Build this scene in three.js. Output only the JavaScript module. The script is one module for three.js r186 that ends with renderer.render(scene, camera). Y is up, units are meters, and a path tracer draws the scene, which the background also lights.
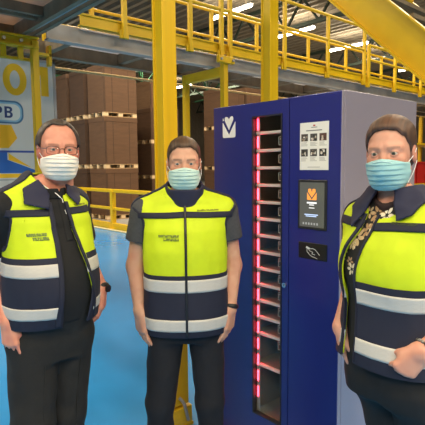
import * as THREE from 'three';
import { RoundedBoxGeometry } from 'three/addons/geometries/RoundedBoxGeometry.js';
import { mergeGeometries } from 'three/addons/utils/BufferGeometryUtils.js';
import { RectAreaLightUniformsLib } from 'three/addons/lights/RectAreaLightUniformsLib.js';

// ------------------------------------------------------------------ camera, light, exposure
const scene = new THREE.Scene();
const D = Math.PI / 180;
const camera = new THREE.PerspectiveCamera(47.76, 1, 0.05, 200);
camera.rotation.order = 'YXZ';
camera.position.set(0, 1.6, 0);
camera.rotation.set(-5.5 * D, -41.5 * D, -0.55 * D);
const renderer = new THREE.WebGLRenderer({ antialias: true });
renderer.toneMapping = THREE.LinearToneMapping;
renderer.toneMappingExposure = 2.0;
renderer.shadowMap.enabled = true;
RectAreaLightUniformsLib.init();
scene.background = new THREE.Color(0x000000);
const LAMP_Y = 8.5, LAMP_POWER = 62, WORK_POWER = 20;             // hall luminaires: height and radiance
const LAMP_COLOR = new THREE.Color(1.0, 0.87, 0.66);
// [x, z] of every hall luminaire; they run along z in rows
const LAMP_SPOTS = [
  [15.4, -16.0], [20.2, -16.3], [25.0, -16.2], [29.4, -16.4], [34.2, -16.6],
  [13.6, -28.2], [17.8, -28.2], [26.0, -33.2], [26.2, -28.0],
  [-6.0, -10.0], [-6.0, -3.0], [-1.0, 3.0], [-6.0, 3.5], [4.0, 4.0], [9.0, 4.0], [-1.0, 9.0], [4.0, 9.5], [-6, 9.5], [9.0, -2.5], [14, -4.5], [6.5, -11.5], [0.8, -13], [3.4, -10.5], [9.5, -8.0], [11.5, -10.5], [-2.0, -7.0], [-2.5, -12.0],
];

// ------------------------------------------------------------------ helpers
const taken = {};
function numbered(name) { const n = taken[name] = (taken[name] ?? -1) + 1; return n ? name + '_' + String(n).padStart(3, '0') : name; }
function shade(o) { o.castShadow = o.receiveShadow = true; return o; }
function thing(name, label, category, [x, y, z] = [0, 0, 0], turn = 0, group) {
  const o = new THREE.Group(); o.name = numbered(name); scene.add(o);
  o.position.set(x, y, z); o.rotation.y = turn; o.userData = { label, category };
  if (group) o.userData.group = group;
  return o;
}
function obj(name, geo, mat, parent, pos, turn) {
  const g = Array.isArray(geo) ? join(geo) : geo;
  const m = shade(new THREE.Mesh(g, mat)); m.name = parent ? name : numbered(name); (parent ?? scene).add(m);
  if (pos) m.position.set(...pos);
  if (turn) m.rotation.y = turn;
  return m;
}
function tag(o, label, category, group) { o.userData = { label, category }; if (group) o.userData.group = group; return o; }
function struct(name, geo, mat) { const m = obj(name, geo, mat); m.userData = { kind: 'structure' }; return m; }
function copy(src, pos, turn, label, group) {
  const c = src.clone(); c.name = numbered(src.name.replace(/_\d{3}$/, '')); scene.add(c);
  c.userData = { ...src.userData }; if (label) c.userData.label = label; if (group) c.userData.group = group;
  c.position.set(...pos); c.rotation.y = turn ?? 0; return c;
}
function join(list) {
  const ready = list.map((g) => { let h = g.index ? g.toNonIndexed() : g; const keep = new THREE.BufferGeometry(); for (const k of ['position', 'normal', 'uv']) if (h.attributes[k]) keep.setAttribute(k, h.attributes[k]); return keep; });
  return mergeGeometries(ready);
}
// box between two corners with uv in metres
function bx(x0, x1, y0, y1, z0, z1) {
  const w = x1 - x0, h = y1 - y0, d = z1 - z0, g = new THREE.BoxGeometry(w, h, d), uv = g.attributes.uv;
  const s = [[d, h], [d, h], [w, d], [w, d], [w, h], [w, h]];
  for (let i = 0; i < 24; i++) { const [a, b] = s[i >> 2]; uv.setXY(i, uv.getX(i) * a + x0 + z0, uv.getY(i) * b + y0); }
  return g.translate((x0 + x1) / 2, (y0 + y1) / 2, (z0 + z1) / 2);
}
function rbx(x0, x1, y0, y1, z0, z1, r = 0.004, seg = 2) {
  return new RoundedBoxGeometry(x1 - x0, y1 - y0, z1 - z0, seg, Math.min(r, (x1 - x0) / 2.01, (y1 - y0) / 2.01, (z1 - z0) / 2.01)).translate((x0 + x1) / 2, (y0 + y1) / 2, (z0 + z1) / 2);
}
const V = (x, y, z) => new THREE.Vector3(x, y, z);
// bar of rectangular section w (sideways) by h between two points
function bar(a, b, w, h = w) {
  const A = V(...a), B = V(...b), L = A.distanceTo(B), m = new THREE.Matrix4().lookAt(A, B, Math.abs(A.y - B.y) > 0.99 * L ? V(1, 0, 0) : V(0, 1, 0));
  const g = new THREE.BoxGeometry(w, h, L); g.applyMatrix4(m);
  return g.translate((A.x + B.x) / 2, (A.y + B.y) / 2, (A.z + B.z) / 2);
}
function rod(a, b, r, n = 10) {
  const A = V(...a), B = V(...b), L = A.distanceTo(B), g = new THREE.CylinderGeometry(r, r, L, n);
  g.applyQuaternion(new THREE.Quaternion().setFromUnitVectors(V(0, 1, 0), B.clone().sub(A).normalize()));
  return g.translate((A.x + B.x) / 2, (A.y + B.y) / 2, (A.z + B.z) / 2);
}
function tube(pts, r, seg = 40, n = 8, closed = false) { return new THREE.TubeGeometry(new THREE.CatmullRomCurve3(pts.map((p) => V(...p)), closed), seg, r, n, closed); }
function rng(seed) { let a = seed >>> 0; return () => { a = (a + 0x6D2B79F5) >>> 0; let t = Math.imul(a ^ (a >>> 15), 1 | a); t = (t + Math.imul(t ^ (t >>> 7), 61 | t)) ^ t; return ((t ^ (t >>> 14)) >>> 0) / 4294967296; }; }
// 3-D value noise
const NP = (() => { const r = rng(7), a = new Float32Array(4096); for (let i = 0; i < 4096; i++) a[i] = r() * 2 - 1; return a; })();
function hash3(x, y, z) { return NP[((x * 73856093) ^ (y * 19349663) ^ (z * 83492791)) & 4095]; }
function noise(x, y, z) {
  const i = Math.floor(x), j = Math.floor(y), k = Math.floor(z); let u = x - i, v = y - j, w = z - k; u = u * u * (3 - 2 * u); v = v * v * (3 - 2 * v); w = w * w * (3 - 2 * w);
  const L = (a, b, t) => a + (b - a) * t;
  return L(L(L(hash3(i, j, k), hash3(i + 1, j, k), u), L(hash3(i, j + 1, k), hash3(i + 1, j + 1, k), u), v), L(L(hash3(i, j, k + 1), hash3(i + 1, j, k + 1), u), L(hash3(i, j + 1, k + 1), hash3(i + 1, j + 1, k + 1), u), v), w);
}
// tiling grain texture: grey multiplier round 1, stretch (sx, sy), metres per repeat
function grain(seed, lo, hi, size, sx = 1, sy = 1, metres = 1, oct = 4) {
  const d = new Uint8Array(size * size * 4), r = rng(seed), tab = []; 
  for (let o = 0; o < oct; o++) { const nx = Math.max(2, Math.round(4 * sx * 2 ** o)), ny = Math.max(2, Math.round(4 * sy * 2 ** o)), t = new Float32Array(nx * ny); for (let i = 0; i < t.length; i++) t[i] = r(); tab.push([nx, ny, t]); }
  for (let y = 0; y < size; y++) for (let x = 0; x < size; x++) {
    let v = 0, w = 0;
    tab.forEach(([nx, ny, t], o) => { const fx = x / size * nx, fy = y / size * ny, i = fx | 0, j = fy | 0; let a = fx - i, b = fy - j; a = a * a * (3 - 2 * a); b = b * b * (3 - 2 * b); const i1 = (i + 1) % nx, j1 = (j + 1) % ny, am = 0.6 ** o; v += am * ((t[j * nx + i] * (1 - a) + t[j * nx + i1] * a) * (1 - b) + (t[j1 * nx + i] * (1 - a) + t[j1 * nx + i1] * a) * b); w += am; });
    const g = 255 * (lo + (hi - lo) * v / w); d.set([g, g, g, 255], (y * size + x) * 4);
  }
  const t = new THREE.DataTexture(d, size, size); t.wrapS = t.wrapT = THREE.RepeatWrapping; t.magFilter = t.minFilter = THREE.LinearFilter; t.colorSpace = THREE.SRGBColorSpace; t.repeat.set(1 / metres, 1 / metres); t.needsUpdate = true; return t;
}
function canvas(w, h, draw) { const c = document.createElement('canvas'); c.width = w; c.height = h; draw(c.getContext('2d'), w, h); const t = new THREE.CanvasTexture(c); t.colorSpace = THREE.SRGBColorSpace; t.magFilter = THREE.LinearFilter; return t; }
const std = (color, roughness = 0.6, more = {}) => new THREE.MeshStandardMaterial({ color, roughness, ...more });

// ------------------------------------------------------------------ materials
const grainSoft = grain(1, 0.86, 1, 256, 1, 1, 1.2), grainRough = grain(2, 0.7, 1, 256, 1, 1, 0.8, 5), grainFloor = grain(3, 0.86, 1, 512, 1, 1, 3.5, 5), grainKraft = grain(4, 0.84, 1, 256, 1, 8, 1.1), grainWood = grain(5, 0.7, 1, 256, 1, 10, 0.6);
const M = {
  yellow: std('#e9bd12', 0.42, { map: grainSoft }),
  yellowPost: std('#e6b80f', 0.45, { map: grainSoft }),
  steel: std('#b3afac', 0.5, { map: grainSoft, metalness: 0.2 }),
  steelDark: std('#8f7f68', 0.6, { map: grainRough, metalness: 0.2 }),
  plate: new THREE.MeshPhysicalMaterial({ color: '#d2b080', roughness: 1, transmission: 0.75, thickness: 0, map: grainRough }),
  platePale: new THREE.MeshPhysicalMaterial({ color: '#e8e0dc', roughness: 1, transmission: 0.8, thickness: 0, map: grainSoft }),
  green: std('#2c6a44', 0.55),
  truss: std('#3c4a3e', 0.6),
  roof: std('#b8aa94', 0.6, { map: grainRough, metalness: 0.25 }),
  wall: std('#a99d8c', 0.85, { map: grainRough }),
  floor: new THREE.MeshPhysicalMaterial({ color: '#2f9be8', roughness: 0.26, map: grainFloor, clearcoat: 0.6, clearcoatRoughness: 0.16 }),
  concrete: std('#a8a49e', 0.6, { map: grainRough }),
  kraft: [std('#6d4e36', 0.85, { map: grainKraft }), std('#624630', 0.85, { map: grainKraft }), std('#7a5a3e', 0.85, { map: grainKraft })],
  kraftDark: std('#533b2a', 0.85, { map: grainKraft }),
  wood: std('#c9a274', 0.8, { map: grainWood }),
  woodEnd: std('#e3c69c', 0.8),
  banner: std('#c4c6c2', 0.55, { map: grainSoft }),
  white: std('#e8e8e6', 0.5), black: std('#121214', 0.5), chrome: std('#cfd2d6', 0.22, { metalness: 1 }),
  red: std('#c02018', 0.5),
  blue: new THREE.MeshPhysicalMaterial({ color: '#1a2272', roughness: 0.34, clearcoat: 0.35, clearcoatRoughness: 0.3 }),
  side: std('#a39cac', 0.34, { metalness: 0.45 }),
};

// ------------------------------------------------------------------ the hall
const X0 = -12, X1 = 52, Z0 = -46, Z1 = 16, RY = 9.4;
{
  struct('floor', bx(X0, X1, -0.3, 0, Z0, Z1), M.floor);
  struct('floor_storage', bx(6.42, X1 - 0.1, 0.002, 0.012, Z0 + 0.1, -4.0), M.concrete);
  struct('floor_aisle', bx(X0 + 0.1, X1 - 0.1, 0.002, 0.008, 3.0, Z1 - 0.1), M.concrete);
  struct('wall_back', bx(X0, X1, 0, RY, Z0 - 0.3, Z0), M.wall);
  struct('wall_front', bx(X0, X1, 0, RY, Z1, Z1 + 0.3), M.wall);
  struct('wall_left', bx(X0 - 0.3, X0, 0, RY, Z0 - 0.3, Z1 + 0.3), M.wall);
  struct('wall_right', bx(X1, X1 + 0.3, 0, RY, Z0 - 0.3, Z1 + 0.3), M.wall);
  const ceil = struct('ceiling', bx(X0 - 0.3, X1 + 0.3, RY, RY + 0.3, Z0 - 0.3, Z1 + 0.3), M.roof);
  // trapezoid ribs of the roof deck, running along z
  const ribs = [], shapeRib = new THREE.Shape([new THREE.Vector2(-0.17, 0), new THREE.Vector2(-0.1, -0.16), new THREE.Vector2(0.1, -0.16), new THREE.Vector2(0.17, 0)]);
  const one = new THREE.ExtrudeGeometry(shapeRib, { depth: 58, bevelEnabled: false });
  const rib = one.translate(0, RY, Z0 + 2);
  for (let x = 2; x < 50; x += 0.55) { const m = obj('roof_rib', rib, M.roof, ceil); m.position.x = x; }
}
// roof trusses with dark green lattice webs
function truss(x, z, len, label, turn = 0) {
  const t = thing('roof_truss', label, 'truss', [x, 0, z], turn, 'steel roof trusses');
  obj('top_chord', bar([0, RY - 0.3, -len / 2], [0, RY - 0.3, len / 2], 0.16, 0.16), M.truss, t);
  obj('bottom_chord', bar([0, RY - 1.5, -len / 2], [0, RY - 1.5, len / 2], 0.16, 0.16), M.truss, t);
  const n = Math.round(len / 1.8);
  for (let i = 0; i < n; i++) { const a = -len / 2 + i * len / n, b = a + len / n; obj('web', bar([0, RY - 1.5, a], [0, RY - 0.3, (a + b) / 2], 0.09), M.truss, t); obj('web', bar([0, RY - 0.3, (a + b) / 2], [0, RY - 1.5, b], 0.09), M.truss, t); }
}
truss(17.9, -24, 40, 'dark lattice roof truss above the yellow walkway, the one over the boxes');
truss(27.2, -24, 40, 'dark lattice roof truss in the middle of the roof behind the railings');
truss(36.6, -24, 40, 'dark lattice roof truss farthest along the roof');

// hall luminaires
{
  const glow = new THREE.MeshStandardMaterial({ color: '#ffffff', emissive: LAMP_COLOR, emissiveIntensity: 8 });
  const housing = std('#d8d6d0', 0.5);
  LAMP_SPOTS.forEach(([x, z], i) => {
    const seen = i < 9, label = ['bright twin tube ceiling lamp over the walkway beside the first yellow column', 'bright tube ceiling lamp behind the second yellow column', 'ceiling tube lamp hidden behind the long railing', 'bright tube ceiling lamp just below the staircase stringer', 'small far tube lamp at the low end of the staircase stringer',
      'small glowing lamp under the walkway near the numbered banner', 'small glowing lamp under the walkway beside the tallest box stack', 'small far lamp between the portal posts', 'small far lamp above the dark blue locker'][i] ?? 'long tube ceiling lamp out of sight above the hall';
    const t = thing('ceiling_lamp', label, 'lamp', [x, LAMP_Y, z], 0, seen ? 'tube lamps under the hall roof' : 'hall lamps overhead');
    obj('housing', rbx(-0.12, 0.12, 0.0, 0.09, -1.3, 1.3, 0.02), housing, t);
    obj('tube', new THREE.CapsuleGeometry(0.075, 2.4, 4, 10).rotateX(Math.PI / 2).translate(0, -0.06, 0), glow, t);
    for (const s of [-0.9, 0.9]) obj('hanger', rod([0, 0.09, s], [0, RY - LAMP_Y - 0.16, s], 0.012, 6), M.steelDark, t);
    const l = new THREE.RectAreaLight(LAMP_COLOR, LAMP_POWER, 0.3, 2.6); l.position.set(0, -0.16, 0); l.rotation.x = -Math.PI / 2; l.castShadow = true; t.add(l);
    const u = new THREE.RectAreaLight(LAMP_COLOR, LAMP_POWER * 0.28, 0.2, 2.6); u.position.set(0, 0.1, 0); u.rotation.x = Math.PI / 2; u.castShadow = true; t.add(u);
  });
}

// lower luminaires over the work area behind the viewer
{
  const glow = new THREE.MeshStandardMaterial({ color: '#ffffff', emissive: LAMP_COLOR, emissiveIntensity: 6 }), housing = std('#d8d6d0', 0.5);
  [[-2.2, 0.8, 0.6], [-0.6, 2.4, -0.2], [1.6, 3.8, -0.7]].forEach(([x, z, turn], i) => {
    const t = thing('work_lamp', ['flat work lamp hanging over the aisle behind the viewer', 'flat work lamp hanging between two others behind the viewer', 'flat work lamp hanging nearest the staircase foot'][i], 'lamp', [x, 3.9, z], turn, 'work lamps');
    obj('housing', rbx(-0.16, 0.16, 0, 0.07, -0.75, 0.75, 0.02), housing, t); obj('diffuser', rbx(-0.15, 0.15, -0.012, 0, -0.74, 0.74, 0.004), glow, t);
    for (const s of [-0.6, 0.6]) obj('cable', rod([0, 0.07, s], [0, RY - 3.9 - 0.18, s], 0.006, 6), M.steelDark, t);
    const l = new THREE.RectAreaLight(LAMP_COLOR, WORK_POWER, 0.3, 1.5); l.position.set(0, -0.03, 0); l.rotation.x = -Math.PI / 2; l.castShadow = true; t.add(l);
  });
}

// ------------------------------------------------------------------ raised walkway with railings
const DZ = -6.126;     // plane of the walkway's front edge
{
  const t = thing('mezzanine_walkway', 'raised steel walkway with yellow edge beam and grey girder crossing above the boxes', 'walkway', [0, 0, DZ]);
  obj('edge_beam', [bx(3.1, 30, 3.5, 3.52, -0.09, 0.0), bx(3.1, 30, 3.64, 3.665, -0.09, 0.0), bx(3.1, 30, 3.5, 3.665, -0.03, -0.018)], M.yellow, t);
  obj('grey_girder', [bx(2.68, 30, 3.28, 3.5, -0.16, -0.14), bx(2.68, 30, 3.27, 3.29, -0.22, -0.08)], M.steel, t);
  obj('back_girder', [bx(2.68, 30, 3.28, 3.5, -1.12, -1.1), bx(2.68, 30, 3.27, 3.29, -1.18, -1.04)], M.steelDark, t);
  obj('back_edge_beam', bx(3.1, 30, 3.5, 3.66, -1.3, -1.24), M.yellow, t);
  for (let x = 3.1; x < 29; x += 1.25) obj('cross_beam', bx(x - 0.05, x + 0.05, 3.32, 3.48, -1.1, -0.16), M.steelDark, t);
  for (let x = 3.15; x < 29; x += 1.25) obj('deck_panel', bx(x, x + 1.23, 3.48, 3.49, -1.13, -0.1), M.platePale, t);
}
function railing(name, label, xs, x0, x1, z, top, mid, foot, r, more) {
  const t = thing(name, label, 'railing', [0, 0, z]);
  obj('top_rail', rod([x0, top, 0], [x1, top, 0], r), M.yellow, t);
  mid.forEach((y) => obj('middle_rail', rod([x0, y, 0], [x1, y, 0], r * 0.9), M.yellow, t));
  xs.forEach((x) => { obj('post', rbx(x - 0.035, x + 0.035, foot, top, -0.03, 0.03, 0.008), M.yellow, t); if (more) obj('mounting_plate', rbx(x - 0.07, x + 0.07, foot, foot + 0.12, -0.035, -0.0, 0.005), M.yellow, t); });
  return t;
}
railing('safety_railing', 'yellow pipe railing along the near edge of the walkway', [3.75, 4.55, 4.95, 5.62, 5.82, 7.25, 8.64, 10.04], 3.3, 10.04, DZ + 0.04, 4.69, [4.2], 3.42, 0.032, true);
railing('safety_railing', 'lower yellow railing run beyond the stepped end of the near railing', [10.2, 11.42, 12.8, 14.2], 10.2, 15.5, DZ + 0.06, 4.32, [4.0], 3.38, 0.032, true);
railing('safety_railing', 'yellow railing along the far side of the walkway', [3.9, 5.2, 6.5, 7.8, 9.6, 11.2, 13, 15, 17, 19, 21, 24], 3.3, 26, DZ - 1.2, 4.65, [4.15, 3.8], 3.51, 0.03, false);

// portal frame under the walkway
{
  const t = thing('portal_frame', 'slim yellow portal frame standing under the walkway behind the middle man', 'portal frame', [5.62, 0, DZ]);
  obj('post', rbx(-0.05, 0.05, 0, 3.4, 0.05, 0.15, 0.01), M.yellowPost, t);
  obj('post', rbx(-0.05, 0.05, 0, 3.26, -0.98, -0.88, 0.01), M.yellowPost, t);
  obj('lintel', rbx(-0.05, 0.05, 3.1, 3.26, -0.88, 0.05, 0.01), M.yellowPost, t);
  obj('bracket', rbx(-0.2, 0.16, 3.3, 3.41, 0.13, 0.2, 0.01), M.yellowPost, t);
  for (const b of [-0.15, 0.11]) obj('bolt', rod([b, 3.355, 0.2], [b, 3.355, 0.225], 0.022, 8), M.steel, t);
  for (const z of [0.1, -0.93]) obj('base_plate', bx(-0.12, 0.12, 0, 0.02, z - 0.12, z + 0.12), M.yellowPost, t);
}
// tall near columns
function column(x, z, w, top, label, guard) {
  const t = thing('steel_column', label, 'column', [x, 0, z], 0, 'tall yellow columns');
  const f = 0.012;
  obj('shaft', join([rbx(-w / 2, w / 2, 0, top, w / 2 - f, w / 2, 0.003), rbx(-w / 2, w / 2, 0, top, -w / 2, -w / 2 + f, 0.003), rbx(-w / 2 + 0.01, -w / 2 + 0.018, 0, top, -w / 2 + f, w / 2 - f, 0.002), rbx(w / 2 - 0.018, w / 2 - 0.01, 0, top, -w / 2 + f, w / 2 - f, 0.002)]), M.yellow, t);
  obj('base_plate', rbx(-w, w, 0, 0.02, -w, w, 0.004), M.yellow, t);
  for (const [a, b] of [[-1, -1], [1, -1], [-1, 1], [1, 1]]) obj('anchor_bolt', rod([a * w * 0.78, 0.02, b * w * 0.78], [a * w * 0.78, 0.055, b * w * 0.78], 0.012, 8), M.steel, t);
  if (guard) { obj('guard_sleeve', [rbx(-w / 2 - 0.02, w / 2 + 0.03, 0.14, 0.98, -w / 2 - 0.02, w / 2 + 0.03, 0.006)], M.yellowPost, t); obj('base_collar', rbx(-w / 2 - 0.035, w / 2 + 0.045, 0.02, 0.13, -w / 2 - 0.035, w / 2 + 0.045, 0.006), M.yellow, t); obj('earth_strap', tube([[0.0, 0.2, w / 2 + 0.035], [0.02, 0.17, w / 2 + 0.05], [0.05, 0.05, w / 2 + 0.06]], 0.01, 12, 6), M.steel, t); }
  return t;
}
column(1.695, -2.325, 0.1, 9.2, 'tall yellow steel column standing behind the middle man', true);
column(3.42, -3.05, 0.115, 9.2, 'tall yellow steel column rising behind the blue locker', false);

// ------------------------------------------------------------------ overhead gantry at the upper corner
{
  const t = thing('overhead_gantry', 'grey overhead conveyor gantry seen from below, with wavy mesh strips', 'gantry', [0, 0, 0]);
  const y = 3.36, xe = 2.64, xs = 0.4, za = -7.0, zb = -3.0;
  for (const x of [xe, xe - 0.16]) obj('side_girder', [bx(x - 0.06, x, y - 0.02, y, za, zb), bx(x - 0.035, x - 0.02, y, y + 0.26, za, zb), bx(x - 0.06, x, y + 0.26, y + 0.28, za, zb)], M.steelDark, t);
  obj('side_girder', [bx(xs - 0.06, xs, y - 0.02, y, za, zb), bx(xs - 0.035, xs - 0.02, y, y + 0.26, za, zb)], M.steelDark, t);
  for (let z = za; z < zb - 0.9; z += 1.0) {
    obj('pan', bx(xs + 0.02, xe - 0.2, y + 0.16, y + 0.168, z + 0.22, z + 0.97), M.plate, t);
    obj('cross_member', bx(xs, xe - 0.16, y + 0.05, y + 0.16, z + 0.16, z + 0.22), M.steelDark, t);
    obj('cross_member', bx(xs, xe - 0.16, y + 0.05, y + 0.16, z - 0.03, z + 0.03), M.steelDark, t);
    for (let k = 0; k < 4; k++) { const pts = []; for (let i = 0; i <= 88; i++) pts.push([xs + 0.05 + (xe - xs - 0.25) * i / 88, y + 0.11 + (i % 2 ? 0.02 : -0.02), z + 0.03 + k * 0.045 + (i % 4 < 2 ? 0.03 : -0.03)]); obj('wave_mesh', tube(pts, 0.009, 264, 5), M.steel, t); }
  }
  obj('cable_tray', bx(xe - 0.14, xe - 0.08, y + 0.02, y + 0.05, za, zb), M.steel, t);
}
// yellow frame carrying the gantry's end
{
  const t = thing('support_frame', 'yellow support frame with a bolted head beam in front of the banner', 'frame', [0, 0, -6.5]);
  obj('column', rbx(2.555, 2.645, 0, 3.28, -0.05, 0.05, 0.008), M.yellowPost, t);
  obj('column', rbx(0.4, 0.5, 0, 3.2, -0.05, 0.05, 0.008), M.yellowPost, t);
  obj('head_beam', [rbx(0.2, 2.645, 3.18, 3.21, -0.06, 0.06, 0.004), rbx(0.2, 2.645, 3.3, 3.33, -0.06, 0.06, 0.004), rbx(0.2, 2.645, 3.2, 3.31, -0.012, 0.012, 0.004)], M.yellowPost, t);
  obj('end_bracket', [rbx(2.645, 2.82, 3.1, 3.14, -0.05, 0.05, 0.004), rbx(2.78, 2.82, 2.98, 3.25, -0.05, 0.05, 0.004)], M.yellowPost, t);
  for (const x of [1.5, 1.72, 1.94, 2.16, 2.38]) { obj('hanger_plate', rbx(x, x + 0.07, 3.02, 3.18, -0.02, 0.02, 0.004), M.yellowPost, t); obj('bolt', rod([x + 0.04, 3.26, 0.012], [x + 0.04, 3.26, 0.05], 0.022, 8), M.woodEnd, t); }
  obj('brace', rbx(0.3, 2.6, 3.03, 3.07, -0.12, -0.08, 0.004), M.yellowPost, t);
}
// banner panel with print
{
  const t = thing('banner_panel', 'pale grey printed banner panel with yellow numerals and blue lettering', 'banner', [0, 0, -7.45]);
  const w = 1.7, h = 3.14, x1 = 3.26, px = 600, k = px / w;
  const tex = canvas(600, 1112, (c, W, H) => {
    const X = (x) => (x - (x1 - w)) * k, Y = (y) => (h + 0.09 - y) * k;
    c.fillStyle = '#c6c8c4'; c.fillRect(0, 0, W, H);
    c.fillStyle = '#e6b614'; c.textAlign = 'center'; c.textBaseline = 'alphabetic';
    // numerals 0 and 1
    c.strokeStyle = '#e6b614'; c.lineWidth = 0.1 * k; c.beginPath(); c.ellipse(X(2.665), Y(2.92), 0.125 * k, 0.185 * k, 0, 0, 7); c.stroke();
    c.fillRect(X(3.06), Y(3.16), 0.12 * k, 0.45 * k); c.beginPath(); c.moveTo(X(3.06), Y(3.16)); c.lineTo(X(2.99), Y(3.06)); c.lineTo(X(2.99), Y(2.98)); c.lineTo(X(3.06), Y(3.03)); c.fill();
    // outlined lettering
    const rr = (x, y, ww, hh, r) => { c.beginPath(); c.roundRect(X(x), Y(y), ww * k, hh * k, r * k); };
    rr(1.75, 2.6, 1.02, 0.34, 0.13); c.fillStyle = '#3f6f94'; c.fill(); rr(1.775, 2.575, 0.97, 0.29, 0.11); c.fillStyle = '#7fb2cf'; c.fill(); rr(1.8, 2.55, 0.92, 0.24, 0.09); c.fillStyle = '#ccd5d2'; c.fill();
    c.fillStyle = '#1f3a6e'; c.font = 'bold ' + Math.round(0.235 * k) + 'px sans-serif'; c.textAlign = 'left'; c.fillText('PB', X(2.33), Y(2.345));
    // yellow hexagon, blue stripe and wedge, yellow stripe
    c.fillStyle = '#e8b010'; c.beginPath(); [[1.6, 2.24], [2.58, 2.24], [2.66, 2.05], [2.53, 1.9], [1.6, 1.86]].forEach(([x, y], i) => i ? c.lineTo(X(x), Y(y)) : c.moveTo(X(x), Y(y))); c.fill();
    c.fillStyle = '#2c4a9c'; c.fillRect(X(1.6), Y(1.86), 1.64 * k, 0.03 * k);
    c.fillStyle = '#1e5fb0'; c.beginPath(); [[1.6, 1.83], [2.5, 1.83], [2.5, 1.72], [2.95, 1.55], [3.26, 1.52], [1.6, 1.52]].forEach(([x, y], i) => i ? c.lineTo(X(x), Y(y)) : c.moveTo(X(x), Y(y))); c.fill();
    c.fillStyle = '#e8b818'; c.beginPath(); [[2.52, 1.82], [2.52, 1.72], [2.86, 1.6], [2.7, 1.7]].forEach(([x, y], i) => i ? c.lineTo(X(x), Y(y)) : c.moveTo(X(x), Y(y))); c.fill();
    c.fillRect(X(1.6), Y(1.51), 1.66 * k, 0.06 * k);
    c.fillStyle = '#9aa0a0'; c.fillRect(X(1.6), Y(1.43), 1.66 * k, 0.02 * k);
  });
  const mat = std('#ffffff', 0.55, { map: tex });
  obj('panel', bx(x1 - w, x1, 0.09, h + 0.09, -0.03, -0.001), M.banner, t);
  obj('print', new THREE.PlaneGeometry(w, h).translate(x1 - w / 2, h / 2 + 0.09, 0.001), mat, t);
  obj('frame', [bx(x1 - 0.005, x1 + 0.035, 0, h + 0.12, -0.05, 0.02), bx(x1 - w - 0.03, x1 - w + 0.005, 0, h + 0.12, -0.05, 0.02), bx(x1 - w, x1 + 0.03, h + 0.08, h + 0.12, -0.05, 0.02)], M.steel, t);
}

// ------------------------------------------------------------------ floor guard rail and kerb
{
  const t = thing('guard_rail', 'low yellow guard rail on the floor in front of the pallet boxes', 'guard rail', [6.29, 0, 0]);
  obj('top_rail', rbx(-0.04, 0.04, 0.95, 1.04, -16.4, -7.2, 0.015), M.yellow, t);
  obj('middle_rail', rbx(-0.035, 0.035, 0.5, 0.57, -16.4, -7.2, 0.012), M.yellow, t);
  obj('toe_rail', rbx(-0.05, 0.05, 0.0, 0.16, -16.4, -7.2, 0.012), M.yellow, t);
  for (const z of [-16.3, -14.0, -12.6, -11.0, -9.2, -7.4]) { obj('post', rbx(-0.06, 0.06, 0, 1.02, z - 0.06, z + 0.06, 0.012), M.yellow, t); obj('foot_plate', rbx(-0.13, 0.13, 0, 0.02, z - 0.13, z + 0.13, 0.003), M.yellow, t); }
  tag(obj('kerb_strip', rbx(6.04, 6.12, 0, 0.035, -16.4, -7.2, 0.01), std('#cbbd92', 0.7)), 'pale kerb strip on the floor along the yellow guard rail', 'kerb');
  const b = thing('wrapped_post', 'short silver wrapped post with a yellow band beside the guard rail', 'post', [5.8, 0, -12.75]);
  obj('sleeve', new THREE.CylinderGeometry(0.07, 0.075, 1.5, 20).translate(0, 0.75, 0), M.chrome, b);
  obj('sleeve', new THREE.CylinderGeometry(0.075, 0.08, 1.56, 20).translate(0.13, 0.78, 0.03), M.white, b);
  obj('band', new THREE.CylinderGeometry(0.083, 0.083, 0.4, 20).translate(0.13, 1.05, 0.03), M.yellow, b);
  obj('cap', new THREE.SphereGeometry(0.078, 16, 8, 0, 7, 0, 1.57).translate(0.13, 1.56, 0.03), M.white, b);
}
// ------------------------------------------------------------------ cartons on pallets
function palletGeo(w, d) {
  return { board: bx(-w / 2, w / 2, 0.118, 0.14, 0, 0.13), runner: bx(-w / 2, w / 2, 0, 0.022, 0, 0.12), block: bx(0, 0.15, 0.022, 0.118, 0, 0.11) };
}
const CW = 1.14, CD = 0.98, pal = palletGeo(CW, CD);
function pallet(x, y, z, label) {
  const t = thing('wooden_pallet', label, 'pallet', [x, y, z], 0, 'pallets under the cartons');
  for (let i = 0; i < 5; i++) obj('top_board', pal.board, M.wood, t, [0, 0, -CD / 2 + i * (CD - 0.13) / 4]);
  for (const z1 of [-CD / 2, -0.06, CD / 2 - 0.12]) { obj('runner', pal.runner, M.wood, t, [0, 0, z1]); for (const x1 of [-CW / 2, -0.075, CW / 2 - 0.15]) obj('block', pal.block, M.woodEnd, t, [x1, 0, z1 + 0.005]); }
}
function carton(x, y, z, h, m, label) {
  const t = thing('carton', label, 'box', [x, y, z], 0, 'tall brown cartons');
  obj('body', rbx(-CW / 2, CW / 2, 0, h - 0.1, -CD / 2, CD / 2, 0.01), m, t);
  obj('lid', rbx(-CW / 2 - 0.008, CW / 2 + 0.008, h - 0.14, h, -CD / 2 - 0.008, CD / 2 + 0.008, 0.01), m, t);
  obj('corner_board', bx(-CW / 2 - 0.004, -CW / 2 + 0.06, 0.02, h - 0.14, CD / 2, CD / 2 + 0.004), M.kraftDark, t);
  for (const s of [-0.28, 0.28]) obj('strap', bx(s - 0.008, s + 0.008, 0, h - 0.14, CD / 2, CD / 2 + 0.003), M.kraftDark, t);
}
function stack(x, z, n, h, m, where) {
  for (let i = 0; i < n; i++) {
    const lvl = ['bottom', 'second', 'third', 'top'][i === n - 1 ? 3 : i];
    pallet(x, 0.012 + i * h, z, `wooden pallet under the ${lvl} carton of the ${where}`);
    carton(x, 0.152 + i * h, z, h - 0.142, m, `${lvl} brown carton of the ${where}`);
  }
}
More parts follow.
